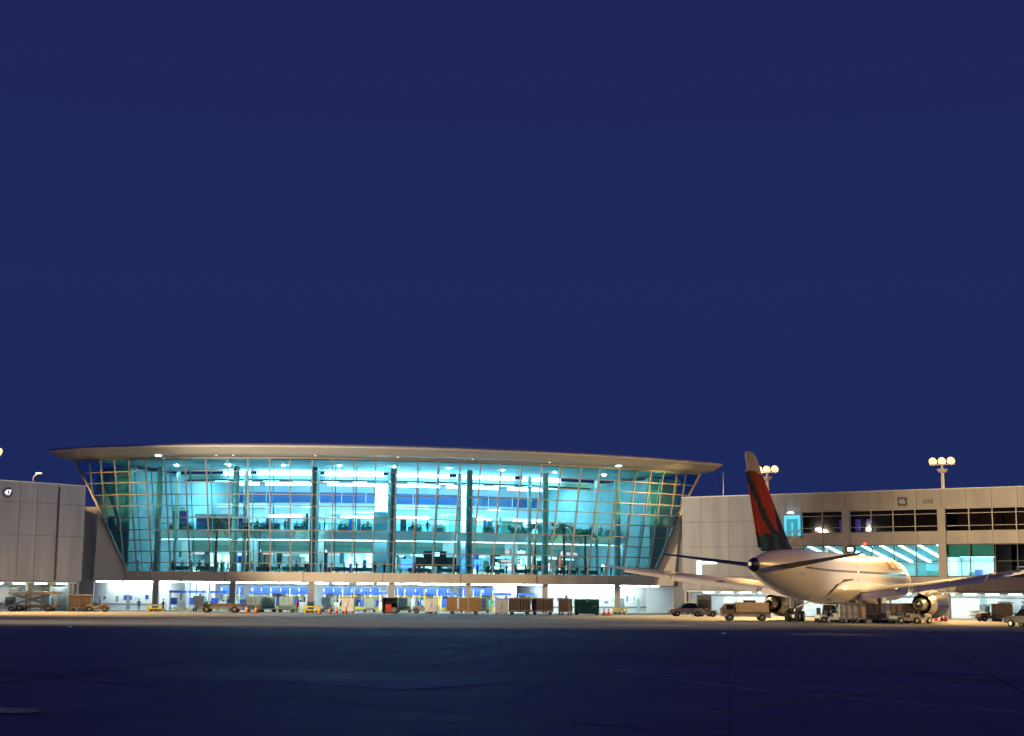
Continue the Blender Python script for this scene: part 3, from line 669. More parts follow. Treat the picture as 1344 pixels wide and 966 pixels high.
# left pier
plb = thing('pier_building', 'blank blue grey concourse pier wall with stained panels at the left of the glass hall', 'building', PL.p(8, -8, 0))
LEND = 180
wpart(PL, 'rear_wall', M['precast_grey'], plb, (0, LEND, -22, -21.6, 0, 16.6))
wpart(PL, 'flat_roof', M['precast_grey'], plb, (.1, LEND, -21.5, -.45, 16.5, 16.75))
wpart(PL, 'side_wall', M['precast_grey'], plb, (0, .4, -21.5, -.5, 0, 16.6))
cuts = [0, PL.sx(75, 700), PL.sx(75, 700) + 3.35, PL.sx(24, 700)]
while cuts[-1] < LEND: cuts.append(cuts[-1] + 6.2)
rows = [4.05, 10.2, 14.6, ZR]
for a, b in zip(cuts[:-1], cuts[1:]):
    for z0, z1 in zip(rows[:-1], rows[1:]):
        e = random.uniform(-.012, .012); g_ = .035
        wpart(PL, 'wall_panel', M['precast_grey'], plb, (a + g_, b - g_, -.4, e, z0 + .02, z1 - .02))
wpart(PL, 'backing_wall', M['dark'], plb, (0.05, LEND, -.5, -.41, 4.0, ZR - .05))
wpart(PL, 'roof_cap', M['metal_roof'], plb, (-.02, LEND, -.55, .1, ZR - .01, ZR + .1))
wpart(PL, 'downpipe', M['dark'], plb, (cuts[1] - .11, cuts[1] + .11, .013, .16, 4.2, 16.9))
wpart(PL, 'undercroft_ceiling', M['offwhite'], plb, (.2, LEND, -9, -.5, 3.8, 4.0))
wpart(PL, 'undercroft_wall', M['white'], plb, (-4, LEND, -9.4, -9, 0, 3.8))
for j in range(12): wpart(PL, 'undercroft_light', M['fluor'], plb, (.8 + j * 3.4, 2.4 + j * 3.4, -2.4, -2.0, 3.66, 3.79))
a, b = PL.sx(107, 785), PL.sx(82, 785)
wpart(PL, 'service_door', M['vgrey'], plb, (a, b, -3, -2.7, 0.02, 3.3))
wpart(PL, 'service_door_frame', M['cyanbox'], plb, (a - .2, a - .02, -2.9, -2.5, 0.02, 3.5), (b + .02, b + .2, -2.9, -2.5, 0.02, 3.5))
for d in (-.5, 6, 15): wpart(PL, 'ground_column', M['column'], plb, (d + 1.2, d + 1.8, -1.5, -.9, 0, 3.8))
d0 = PL.sx(9.5, 650)
sg = thing('gate_sign', 'round black gate sign with lit white digits 47 on the blue grey pier wall', 'sign', PL.p(d0, .03, 15.8))
mb = MB().cyl(PL.p(d0, .025, 15.75), PL.p(d0, .12, 15.75), .72, .72, 20); part(mb, 'plate', M['dark'], sg)
text_mesh('47', 1.0, 'digits', M['digit'], sg, PL, d0, .135, 15.72)

# roof lamp and aerials
d = PL.sx(60, 630); q = PL.p(d, -3, 16.76)
t = thing('roof_lamp', 'small unlit white lamp on a bent post on the left pier roof', 'lamp', q)
mb = MB().cyl((0, 0, 0), (0, 0, 1.6), .07, .06, 8).cyl((0, 0, 1.6), (.5, 0, 2.0), .06, .05, 8); mb.build('post', M['steel'], t)
mb = MB().loft([[(x, y * wy, 2.0 + z) for y, z in ((-.5, 0), (-.3, .2), (.3, .2), (.5, 0), (.3, -.1), (-.3, -.1))] for x, wy in ((.35, .3), (.6, .8), (1.0, .8), (1.2, .3))])
mb.build('lamp_head', M['vwhite'], t)
for px, h, lab in ((933, 4.4, 'thin roof aerial beside the tip of the hall roof'), (1091, 2.2, 'short thin roof aerial above the dark upper windows'), (1113, 1.9, 'shortest thin roof aerial, right of another above the pilaster')):
    d = PR.sx(px, 645); q = PR.p(d, -4, 16.8)
    t = thing('aerial', lab, 'aerial', q); MB().cyl((0, 0, 0), (0, 0, h), .045, .03, 6).build('rod', M['steel'], t); MB().cyl((0, 0, 0), (0, 0, .25), .16, .12, 8).build('foot', M['dark'], t)
d = PR.sx(1136, 717); q = PR.p(d, .2, 9.75)
t = thing('warning_beacon', 'glowing red beacon on the pier ledge above the aircraft fuselage', 'beacon', q)
MB().cyl((0, 0, .14), (0, 0, .5), .2, .14, 10).build('lens', M['redlamp'], t); MB().cyl((0, 0, 0), (0, 0, .14), .24, .24, 10).build('base', M['dark'], t)
d = PR.sx(1118, 722); q = PR.p(d, .2, 8.9)
t = thing('docking_display', 'black framed bright white docking display on the pier above the fuselage', 'display', q, math.atan2(PR.u.y, PR.u.x))
mb = MB()
mb.loft([[(x * k, y_, .45 + z * k) for x, z in ((-.75, -.3), (-.6, -.45), (.6, -.45), (.75, -.3), (.75, .3), (.6, .45), (-.6, .45), (-.75, .3))] for y_, k in ((-.35, .95), (-.32, 1), (.0, 1))], smooth=False)
mb.build('case', M['dark'], t); MB().box((0, -.37, .45), (.85, .03, .5)).build('screen', M['whiteglow'], t)

# ------------------------------------------------------------------ floodlight masts on the pier roofs (lit sodium lamps; outermost masts are unseen, added for light)
def make_mast(pos, aim, zt, label, watts, cone_deg, colour=(1.0, .60, .20), nheads=3, second=None):
    t = thing('floodlight_mast', label, 'floodlight', pos, 0, 'floodlight masts on the pier roofs')
    h = zt - pos.z; a = Vector(aim) - Vector((pos.x, pos.y, zt)); yaw = math.atan2(a.y, a.x)
    ux = Vector((math.cos(yaw), math.sin(yaw), 0)); uy = Vector((-ux.y, ux.x, 0))
    MB().cyl((0, 0, 0), (0, 0, h - .2), .26, .17, 12).build('pole', M['metal_roof'], t)
    MB().cyl((0, 0, h - 1.25), (0, 0, h - .85), .45, .75, 12).cyl((0, 0, h - .85), (0, 0, h - .75), .75, .75, 12).build('service_ring', M['metal_roof'], t)
    MB().bar(-uy * 1.75 + Vector((0, 0, h - .1)), uy * 1.75 + Vector((0, 0, h - .1)), .16, .16).build('crossbar', M['metal_roof'], t)
    for k in range(nheads):
        c = uy * ((k - (nheads - 1) / 2) * 1.25) + Vector((0, 0, h + .35))
        ah = MB(); dn = (ux - Vector((0, 0, .35))).normalized()
        ah.cyl(c - dn * .35, c + dn * .1, .28, .6, 14); hd = ah.build('lamp_head', M['vgrey'], t)
        MB().cyl(c + dn * .1, c + dn * .17, .56, .5, 14).build('lens', M['sodium'], hd)
    for watts, cone_deg, aim in [(watts, cone_deg, aim)] + ([second] if second else []):
        a = Vector(aim) - Vector((pos.x, pos.y, zt)); L = bpy.data.lights.new('flood_light', 'SPOT'); L.energy = watts; L.color = colour; L.spot_size = R(cone_deg); L.spot_blend = .9 if cone_deg < 40 else .65; L.shadow_soft_size = .8
        lo = bpy.data.objects.new('flood_light', L); col.objects.link(lo); lo.parent = t; lo.location = Vector((0, 0, h + .3)) + ux * .9
        lo.rotation_euler = a.to_track_quat('-Z', 'Y').to_euler()
    return t
def on_roof(W, px, o):
    r = ray(px, 625); k = r.x / r.y; d = min((abs(W.p(j / 50, o, 0).x / W.p(j / 50, o, 0).y - k), j / 50) for j in range(0, 4000))[1]
    return W.p(d, o, 16.8)
KW = 1000.0
WARM, NEUTRAL, COOL = (1.0, .60, .23), (1.0, .79, .54), (.98, .94, .94)
make_mast(on_roof(PR, 1237, -1.3), (50, 196, 0), 20.9, 'tall floodlight mast with three amber lamps on the right pier roof', 100 * KW, 74)
make_mast(on_roof(PR, 1007, -1.3), (29, 211, 0), 20.8, 'floodlight mast with amber lamps just behind the aircraft fin', 150 * KW, 74, second=(60 * KW, 44, (23, 239, 15)))
make_mast(PR.p(62, -4, 16.8), (64, 186, 0), 21, 'floodlight mast with amber lamps farther out along the right pier', 80 * KW, 62)
make_mast(PR.p(100, -4, 16.8), (35, 168, 8), 21, 'floodlight mast with amber lamps along the right pier, beyond the frame', 150 * KW, 38)
make_mast(PR.p(140, -4, 16.8), (18, 232, 15), 21, 'unseen added floodlight mast with amber lamps toward the outer end of the right pier', 430 * KW, 18)  # this and the next two: unseen masts added to brighten hall, aircraft, pier
make_mast(PR.p(172, -4, 16.8), (41, 176, 3), 21, 'unseen added floodlight mast with amber lamps near the outer end of the right pier', 380 * KW, 12)
make_mast(PR.p(190, -4, 16.8), (-66, 208, 11), 21, 'unseen added floodlight mast with whiter lamps at the outer end of the right pier', 620 * KW, 13, COOL)
make_mast(PL.p(14.0, -1.3, 16.8), (-58, 202, 0), 20.9, 'floodlight mast with amber lamps on the left pier roof', 105 * KW, 92, second=(26 * KW, 40, (-58, 225, 14)))
make_mast(PL.p(40, -4, 16.8), (-70, 188, 0), 21, 'floodlight mast with amber lamps farther out along the left pier', 50 * KW, 88)
make_mast(PL.p(95, -4, 16.8), (-9, 224, 16), 21, 'unseen added floodlight mast with amber lamps toward the outer end of the left pier', 1150 * KW, 23, NEUTRAL)  # last four masts: unseen, added to light roof edge, hall, aircraft and pier
make_mast(PL.p(125, -4, 16.8), (-20, 221, 4), 21, 'unseen added floodlight mast with amber lamps near the outer end of the left pier', 330 * KW, 18)
make_mast(PL.p(145, -4, 16.8), (30, 168, 6), 21, 'unseen added floodlight mast with whiter lamps beyond the others on the left pier', 2300 * KW, 22, (1.0, .75, .42))
make_mast(PL.p(168, -4, 16.8), (54, 211, 11), 21, 'unseen added floodlight mast with whiter lamps at the outer end of the left pier', 200 * KW, 17, NEUTRAL)

# ------------------------------------------------------------------ airliner (x forward from the tail tip, y to its left, z up)
HEAD = R(28)
air = thing('airliner', 'white twin engine airliner with red and navy fin parked nose in at the right pier', 'airliner', (23.2, 150, 0), math.pi / 2 - HEAD)
def ap(mb, name, m, parent=air, **k): return mb.build(name, m, parent, **k)
SEC = [(0, .16, 5.75, 6.15), (.5, .42, 5.45, 6.4), (1.6, .78, 5.02, 6.75), (3.5, 1.18, 4.45, 7.12), (6, 1.55, 3.9, 7.42), (9, 1.93, 3.32, 7.64), (12, 2.2, 2.86, 7.74), (15.5, 2.4, 2.52, 7.78),
       (19, 2.5, 2.36, 7.78), (24, 2.515, 2.33, 7.78), (32, 2.515, 2.33, 7.78), (40, 2.515, 2.33, 7.78), (48, 2.515, 2.33, 7.78), (51.5, 2.46, 2.36, 7.72), (54.5, 2.26, 2.46, 7.42), (57, 1.85, 2.72, 6.75), (58.8, 1.3, 3.1, 5.85), (59.8, .7, 3.55, 5.1), (60.2, .18, 4.05, 4.5)]
def sec(x):
    for a, b in zip(SEC[:-1], SEC[1:]):
        if x <= b[0]:
            k = (x - a[0]) / (b[0] - a[0]); k = max(0, k); return [a[i] + (b[i] - a[i]) * k for i in range(4)]
    return SEC[-1]
def hull(x, th, off=0.0):
    """point on the fuselage; th from the left side, over the top"""
    _, hw, zb, zt = sec(x); c = (zb + zt) / 2; return Vector((x, (hw + off) * math.cos(th), c + ((zt - zb) / 2 + off) * math.sin(th)))
NR = 36
rings = []
for i in range(len(SEC) - 1):
    for k in range(3):
        x = SEC[i][0] + (SEC[i + 1][0] - SEC[i][0]) * k / 3; rings.append([hull(x, 2 * math.pi * j / NR) for j in range(NR)])
rings.append([hull(60.2, 2 * math.pi * j / NR) for j in range(NR)])
ap(MB().loft(rings), 'fuselage', M['plane_white'])
ap(MB().loft([[hull(x, 2 * math.pi * j / 24, .012) for j in range(24)] for x in (0.02, .5, 1.1)]), 'tail_cone', M['navy'])
FR = [(-2.5, 4.45), (-2.9, 3.6), (-2.6, 2.7), (-1.6, 2.05), (0, 1.9), (1.6, 2.05), (2.6, 2.7), (2.9, 3.6), (2.5, 4.45), (0, 4.6)]
ap(MB().loft([[Vector((x, y * k, 3.9 + (z - 3.9) * k)) for y, z in FR] for x, k in ((20.5, .55), (23, .86), (26, .98), (30, 1.0), (38, 1.0), (41, .95), (44, .8), (46.5, .5))]), 'belly_fairing', M['plane_white'])
mb = MB(); cv = [(20.2, -.95, .25), (20.5, -.62, .42), (21.6, -.34, .5), (23.6, -.17, .34), (27.5, -.1, .12)]
mb.loft([[hull(x - w_, math.pi - t_, .03), hull(x + w_, math.pi - t_, .03), hull(x + w_, math.pi - t_, -.06), hull(x - w_, math.pi - t_, -.06)] if k < 3 else
         [hull(x, math.pi - t_ + w_ * .16, .03), hull(x, math.pi - t_ - w_ * .16, .03), hull(x, math.pi - t_ - w_ * .16, -.06), hull(x, math.pi - t_ + w_ * .16, -.06)] for k, (x, t_, w_) in enumerate(cv)], smooth=False)
ap(mb, 'fairing_gap', M['fan'])
# wings
def foil(le, te, th):
    le = Vector(le); te = Vector(te); out = []
    for u, v in ((0, 0), (.05, .45), (.2, .9), (.4, 1), (.7, .55), (1, .05), (1, -.05), (.7, -.3), (.4, -.6), (.2, -.6), (.05, -.35)):
        p = le.lerp(te, u); out.append(p + Vector((0, 0, v * th / 2)))
    return out
for sd in (1, -1):
    st = [((41, 1.8 * sd, 3.45), (29.3, 1.8 * sd, 3.25), 1.5), ((38.9, 4.5 * sd, 3.75), (28.9, 4.5 * sd, 3.5), 1.15), ((35.7, 8.8 * sd, 4.22), (28.5, 8.8 * sd, 4.0), .8),
          ((29.4, 17 * sd, 5.2), (24.3, 17 * sd, 5.05), .48), ((24.6, 23.2 * sd, 5.95), (21.2, 23.2 * sd, 5.86), .28), ((22.0, 25.3 * sd, 6.25), (20.6, 25.3 * sd, 6.2), .1)]
    wg = ap(MB().loft([foil(*x) for x in st], smooth=True), 'wing', M['plane_grey'])
    for nm, ya, yb, xa, xb, za, zb, ch, dr in (('flap', 2.7, 8.4, 29.5, 28.75, 3.42, 4.02, 1.25, 1.05), ('flap', 9.0, 17.6, 28.5, 24.05, 4.05, 5.12, .85, .72), ('aileron', 17.9, 22.6, 24.0, 21.55, 5.14, 5.8, .6, .42)):
        sec_ = lambda x, y, z, k: [Vector((x + .25, y * sd, z + .07)), Vector((x - ch * k * .5, y * sd, z - dr * k * .38 + .05)), Vector((x - ch * k, y * sd, z - dr * k)), Vector((x - ch * k * .45, y * sd, z - dr * k * .55 - .1)), Vector((x + .25, y * sd, z - .1))]
        ap(MB().loft([sec_(xa, ya, za, 1), sec_(xb, yb, zb, .8)], smooth=False), nm, M['plane_white'], wg)
    for y_ in (7.0, 13.2, 18.2): # flap track fairings
        u = [s_ for s_ in st if abs(s_[0][1]) <= y_][-1]; te = Vector((28.6 - max(0, y_ - 8.8) * .51, y_ * sd, 3.55 + .15 * (y_ - 4.5) - .15)); r_ = .34 - .008 * y_
        ap(MB().loft([[te + Vector((dx, r_ * k * math.cos(a), r_ * k * 1.2 * math.sin(a) - dz)) for a in [2 * math.pi * j / 10 for j in range(10)]] for dx, k, dz in ((3.4, .1, 0), (2.4, .8, .1), (1.0, 1, .15), (-.4, .6, .1), (-1.0, .08, .02))]), 'flap_fairing', M['plane_grey'], wg)
    ap(MB().cyl((21.4, 25.25 * sd, 6.2), (21.0, 25.32 * sd, 6.2), .07, .05, 8), 'tip_light', M['navlight'] if sd > 0 else M['redlamp'], wg)
    # tailplane
    ap(MB().loft([foil((9.4, 1.0 * sd, 5.75), (3.2, .8 * sd, 5.75), .62), foil((3.7, 10.1 * sd, 7.0), (1.5, 10.1 * sd, 7.0), .2), foil((3.1, 10.35 * sd, 7.03), (1.7, 10.35 * sd, 7.03), .06)]), 'tailplane', M['navy'])
    # engines
    ey, ez = 8.7 * sd, 2.05; ex = 35.8
    def ring(x, r, dz=0, n=24): return [Vector((x, ey + r * math.cos(2 * math.pi * j / n), ez + dz + r * math.sin(2 * math.pi * j / n))) for j in range(n)]
    prof_n = [(33.0, 1.08), (33.6, 1.24), (34.2, 1.37), (34.7, 1.43)]
    en = ap(MB().loft([ring(x, r) for x, r in prof_n] + [ring(x, r) for x, r in ((34.6, 1.2), (33.4, 1.0))], cap=False), 'engine_nacelle', M['alu'])
    ap(MB().loft([ring(x, r) for x, r in ((34.65, 1.44), (36.3, 1.57), (38.4, 1.6), (39.6, 1.56), (40.5, 1.44), (40.75, 1.3), (40.5, 1.18), (39.2, 1.12), (38.4, 1.3))], cap=False), 'intake_cowl', M['navy'], en)
    ap(MB().loft([ring(x, r) for x, r in ((36.5, .86), (33.5, .84), (32.0, .66), (31.3, .55))]), 'core_cowl', M['alu'], en)
    ap(MB().loft([ring(x, r) for x, r in ((31.5, .42), (30.8, .3), (30.2, .06))]), 'exhaust_cone', M['fan'], en)
    ap(MB().loft([ring(39.0, 1.16), ring(38.9, 1.16)]).cyl((38.9, ey, ez), (39.7, ey, ez), .35, .05, 12), 'fan_disc', M['fan'], en)
    pt = lambda x, z, w_: [Vector((x, ey - w_, z[0])), Vector((x, ey + w_, z[0])), Vector((x, ey + w_, z[1])), Vector((x, ey - w_, z[1]))]
    ap(MB().loft([pt(31.6, (3.35, 3.95), .08), pt(34, (3.0, 4.1), .22), pt(37, (3.3, 4.05), .2), pt(39.4, (3.45, 3.6), .06)], smooth=False), 'pylon', M['plane_white'])
    # main gear
    gy = 5.0 * sd; gx = 29.6
    gear = ap(MB().cyl((gx, gy, .95), (gx + .2, gy * .92, 3.4), .2, .24, 12).bar((gx, gy, 1.5), (gx + .1, gy * .35, 2.9), .14, .14).bar((gx - .85, gy, .72), (gx + .85, gy, .72), .22, .22), 'main_gear', M['steel'])
    ap(MB().span(gx - .7, gx + .9, gy + .32 * sd - .03, gy + .32 * sd + .03, 1.5, 3.1), 'gear_door', M['plane_white'], gear)
    for dx in (-.75, .75):
        for dy in (-.58, .58):
            wl = ap(MB().cyl((gx + dx, gy + dy - .22, .62), (gx + dx, gy + dy + .22, .62), .61, n=18), 'wheel', M['rubber'], gear)
    for dx in (-.75, .75): ap(MB().cyl((gx + dx, gy - .85, .62), (gx + dx, gy + .85, .62), .25, n=12), 'axle', M['vwhite'], gear)
ng = ap(MB().cyl((53, 0, .6), (53.3, 0, 2.9), .14, .16, 10), 'nose_gear', M['steel'])
for dy in (-.3, .3): ap(MB().cyl((53, dy - .16, .5), (53, dy + .16, .5), .5, n=16), 'wheel', M['rubber'], ng)
# fin with ribbon livery
def fin_mat():
    m = mat('fin_ribbon_paint', (.4, .05, .03), .55, var=0, spec=.02); n = m.node_tree.nodes; l = m.node_tree.links; b = n['Principled BSDF']
    tc = n.new('ShaderNodeTexCoord'); sp = n.new('ShaderNodeSeparateXYZ'); l.new(tc.outputs['Object'], sp.inputs[0])
    no = n.new('ShaderNodeTexNoise'); no.inputs['Scale'].default_value = .38; no.inputs['Detail'].default_value = 1; l.new(tc.outputs['Object'], no.inputs['Vector'])
    def mt(op, *a):
        x = n.new('ShaderNodeMath'); x.operation = op
        for i, v in enumerate(a):
            if isinstance(v, (int, float)): x.inputs[i].default_value = v
            else: l.new(v, x.inputs[i])
        return x.outputs[0]
    X, Z, N = sp.outputs['X'], sp.outputs['Z'], mt('SUBTRACT', no.outputs['Fac'], .5)
    te = mt('MULTIPLY_ADD', Z, -.53, 7.69); le = mt('MULTIPLY_ADD', Z, -1.246, 22.64)      # trailing and leading edge lines
    u = mt('ADD', mt('DIVIDE', mt('SUBTRACT', X, te), mt('SUBTRACT', le, te)), mt('MULTIPLY', N, .35))
    def ramp(v, cs):
        rp = n.new('ShaderNodeValToRGB'); rp.color_ramp.interpolation = 'CONSTANT'; e = rp.color_ramp.elements
        for k, (p_, c_) in enumerate(cs):
            x = e[k] if k < 2 else e.new(p_); x.position = p_; x.color = c_ + (1,)
        l.new(v, rp.inputs[0]); return rp.outputs[0]
    def mixc(f, a, b_):
        m_ = n.new('ShaderNodeMix'); m_.data_type = 'RGBA'; l.new(f, m_.inputs[0])
        for i, v in ((6, a), (7, b_)):
            if isinstance(v, tuple): m_.inputs[i].default_value = v + (1,)
            else: l.new(v, m_.inputs[i])
        return m_.outputs[2]
    RED, DRED, NAVY, TEAL = (.30, .024, .014), (.19, .013, .014), (.006, .011, .06), (.01, .07, .11)
    u2 = mt('MULTIPLY_ADD', mt('SUBTRACT', Z, 9.0), .10, u)
    c0 = mixc(mt('GREATER_THAN', u, .30), ramp(u2, [(0, RED), (.34, NAVY), (.62, DRED)]), ramp(u2, [(0, RED), (.36, NAVY), (.58, RED)]))
    c1 = mixc(mt('GREATER_THAN', mt('MULTIPLY_ADD', mt('SUBTRACT', 10.6, Z), .10, u), .70), c0, NAVY)
    low = ramp(mt('FRACT', mt('MULTIPLY', u, 2.6)), [(0, TEAL), (.3, NAVY)])
    c2 = mixc(mt('LESS_THAN', mt('ADD', Z, mt('MULTIPLY', N, 2.5)), 8.9), c1, low)
    c3 = mixc(mt('GREATER_THAN', mt('ADD', Z, mt('MULTIPLY', N, 1.2)), 15.0), c2, (.42, .40, .38))
    l.new(c3, b.inputs['Base Color']); return m
def vfoil(le, te, z, th):
    out = []
    for u, v in ((0, 0), (.04, .4), (.18, .9), (.4, 1), (.7, .6), (1, .08), (1, -.08), (.7, -.6), (.4, -1), (.18, -.9), (.04, -.4)): out.append(Vector((le + (te - le) * u, v * th / 2, z)))
    return out
fs = [(14.4, 3.4, 7.3, .95), (12.3, 3.3, 8.3, .9), (11.1, 3.0, 9.2, .82), (3.7, -.35, 15.2, .42), (2.65, -.85, 16.3, .34), (1.8, -.95, 16.75, .2), (.9, -.55, 16.9, .06)]
FINM = fin_mat(); ap(MB().loft([vfoil(*x) for x in fs]), 'fin', FINM)
ap(MB().loft([vfoil(3.38, 2.55, 7.6, .3), vfoil(.05, -.85, 15.1, .2)]), 'rudder_edge', FINM)
# cabin windows (joined), door outlines, lettering on both sides
wb = MB()
for sd in (0, 1):
    x = 11.5
    while x < 52:
        if not (29 < x < 30.2):
            th0, th1 = (.165, .255); q = [hull(x + a, t_ if sd == 0 else math.pi - t_, .012) for a, t_ in ((-.13, th0), (.13, th0), (.13, th1), (-.13, th1))]
            dv = Vector((0, .02 if sd == 0 else -.02, 0)); wb.prism(q, dv)
        x += .56
tag(ap(wb, 'cabin_windows', M['window'], fix=False), kind='stuff')
for sd in (0, 1):
    for x, wd in ((10.3, .55), (29.6, .3), (50.2, .6)):
        mb = MB()
        for a0, a1, t0, t1 in ((-wd, -wd + .05, -.12, .45), (wd - .05, wd, -.12, .45), (-wd, wd, -.14, -.12), (-wd, wd, .45, .47)):
            mb.prism([hull(x + a, t_ if sd == 0 else math.pi - t_, .008) for a, t_ in ((a0, t0), (a1, t0), (a1, t1), (a0, t1))], Vector((0, .015 if sd == 0 else -.015, 0)))
        ap(mb, 'door_outline', M['vgrey'])
    tm = text_mesh('DELTA', 1.55, 'lettering', M['redletter'], air, None, 0, 0, 0)
    for v in tm.data.vertices:
        tx, ty, tz = v.co; x = 46.5 + (-tx if sd == 0 else tx); th = .62 + ty / 2.6
        v.co = hull(x, th if sd == 0 else math.pi - th, .02 + tz)
    tm.parent = air
ap(MB().cyl((30, 0, 7.75), (30, 0, 7.98), .16, .1, 8), 'roof_beacon', M['redlamp'])
for k in range(2): ap(MB().loft([[Vector((x_ + dx, y_, z_)) for x_, y_ in ((-.35, 0), (0, .04), (.35, 0), (0, -.04))] for z_, dx in ((7.74, 26 + 16 * k), (8.15, 25.8 + 16 * k))], smooth=False), 'blade_aerial', M['plane_white'])
ap(MB().loft([[hull(x, math.pi / 2 + a, o) for a in (-.95, -.5, 0, .5, .95)] + [hull(x, math.pi / 2 + a, -.05) for a in (.95, 0, -.95)] for x, o in ((55.6, .01), (56.9, .02), (57.5, .015))], smooth=False), 'cockpit_window', M['window'])
# ------------------------------------------------------------------ apron vehicles
def wheel(parent, x, y, r=.3, wd=.22, m='rubber'):
    o = MB().cyl((0, -wd / 2, 0), (0, wd / 2, 0), r, n=14).build('wheel', M[m], parent, (x, y, r))
    MB().cyl((0, -wd / 2 - .012, 0), (0, wd / 2 + .012, 0), r * .5, n=10).build('hub', M['steel'], o)
    return o
def four(parent, lx, ly, r=.3, wd=.2):
    for sx in (-1, 1):
        for sy in (-1, 1): wheel(parent, sx * lx, sy * ly, r, wd)
def cart(body='tan', side='brown'):
    def f():
        t = thing('baggage_cart', '', 'cart')
        MB().span(-1.5, 1.5, -.72, .72, .42, .56).span(-1.9, -1.5, -.05, .05, .42, .5).build('chassis', M['steel'], t)
        four(t, 1.05, .6, .24, .16)
        pm = None
        for x in (-1.44, 0, 1.44):
            for y in (-.68, .68):
                if pm is None: po = MB().span(-.04, .04, -.04, .04, 0, 1.59).build('post', M['steel'], t, (x, y, .56)); pm = po.data
                else: po = bpy.data.objects.new('post', pm); col.objects.link(po); po.parent = t; po.location = (x, y, .56)
        MB().loft([[Vector((x, y, z)) for y, z in ((-.78, 2.15), (-.7, 2.27), (0, 2.33), (.7, 2.27), (.78, 2.15))] for x in (-1.56, 1.56)], smooth=False).build('roof', M[body], t)
        for a, b in ((-1.39, -.05), (.05, 1.39)):
            for y in (-.7, .7):
                n = 8; pts = [(a + (b - a) * k / n, y + (.025 if k % 2 else -.025)) for k in range(n + 1)]
                MB().loft([[Vector((x, y_ - .01, .6)), Vector((x, y_ + .01, .6)), Vector((x, y_ + .01, 2.14)), Vector((x, y_ - .01, 2.14))] for x, y_ in pts], smooth=False).build('curtain', M[side], t)
        for x in (-1.46, 1.46): MB().span(x - .02, x + .02, -.64, .64, .57, 2.12).build('end_panel', M[body], t)
        MB().bar((-1.9, 0, .46), (-2.5, 0, .3), .06, .06).build('drawbar', M['steel'], t)
        return t
    return f
def dolly(box, frame='steel', wide=1.55, chamfer=.45):
    def f():
        t = thing('container_dolly', '', 'container dolly')
        MB().span(-1.15, 1.15, -.8, .8, .38, .52).span(-1.6, -1.15, -.04, .04, .4, .48).build('chassis', M[frame], t)
        four(t, .85, .68, .2, .16)
        MB().loft([[Vector((x, y, z)) for y, z in ((-.76, .56), (.76 - chamfer, .56), (.78, .56 + chamfer), (.78, 2.18), (-.76, 2.18))] for x in (-1.0, 1.0)], smooth=False).build('container', M[box], t)
        mb = MB()
        for x in (-1.015, 1.015):
            for z in (.6, 2.14): mb.span(x - .02, x + .02, -.74, .7, z - .03, z + .03)
        for x in (-.98, -.33, .33, .98):
            mb.span(x - .03, x + .03, -.79, -.765, .6, 2.16); mb.span(x - .03, x + .03, .782, .80, 1.05, 2.16)
        mb.build('rib', M['steel'], t)
        MB().span(-.9, .9, -.785, -.77, 1.0, 1.08).build('door_bar', M['steel'], t)
        return t
    return f
def tug(body='vwhite', canopy=True):
    def f():
        t = thing('tow_tractor', '', 'tractor')
        MB().loft([[Vector((x, y, z)) for y, z in ((-.78, .35), (.78, .35), (.78, h), (.7, h + .1), (-.7, h + .1), (-.78, h))] for x, h in ((-1.5, .75), (-.7, .78), (-.65, .6), (.25, .6), (.32, .98), (1.35, .9), (1.5, .7))], smooth=False).build('body', M[body], t)
        four(t, 1.0, .72, .36, .25)
        for y in (-.35, .35):
            s_ = MB().span(-.5, -.05, y - .24, y + .24, .72, .86).span(-.56, -.44, y - .24, y + .24, .86, 1.35); s_.build('seat', M['dark'], t)
        MB().cyl((.22, .35, .95), (.14, .35, 1.12), .18, .18, 12).build('steering_wheel', M['dark'], t)
        if canopy:
            mb = MB()
            for x in (-.75, .35):
                for y in (-.68, .68): mb.bar((x, y, .8), (x + (.0 if x < 0 else -.1), y, 1.95), .06, .06)
            mb.build('posts', M['dark'], t); MB().box((-.25, 0, 2.0), (1.45, 1.55, .1)).build('canopy', M[body], t)
            MB().span(.285, .3, -.62, .62, 1.1, 1.9).build('windscreen', M['pglass'], t)
        for y in (-.55, .55): MB().cyl((1.49, y, .68), (1.54, y, .68), .1, n=10).build('headlight', M['vwhite'], t)
        MB().span(1.5, 1.62, -.7, .7, .34, .52).span(-1.62, -1.5, -.7, .7, .34, .52).build('bumper', M['dark'], t)
        return t
    return f
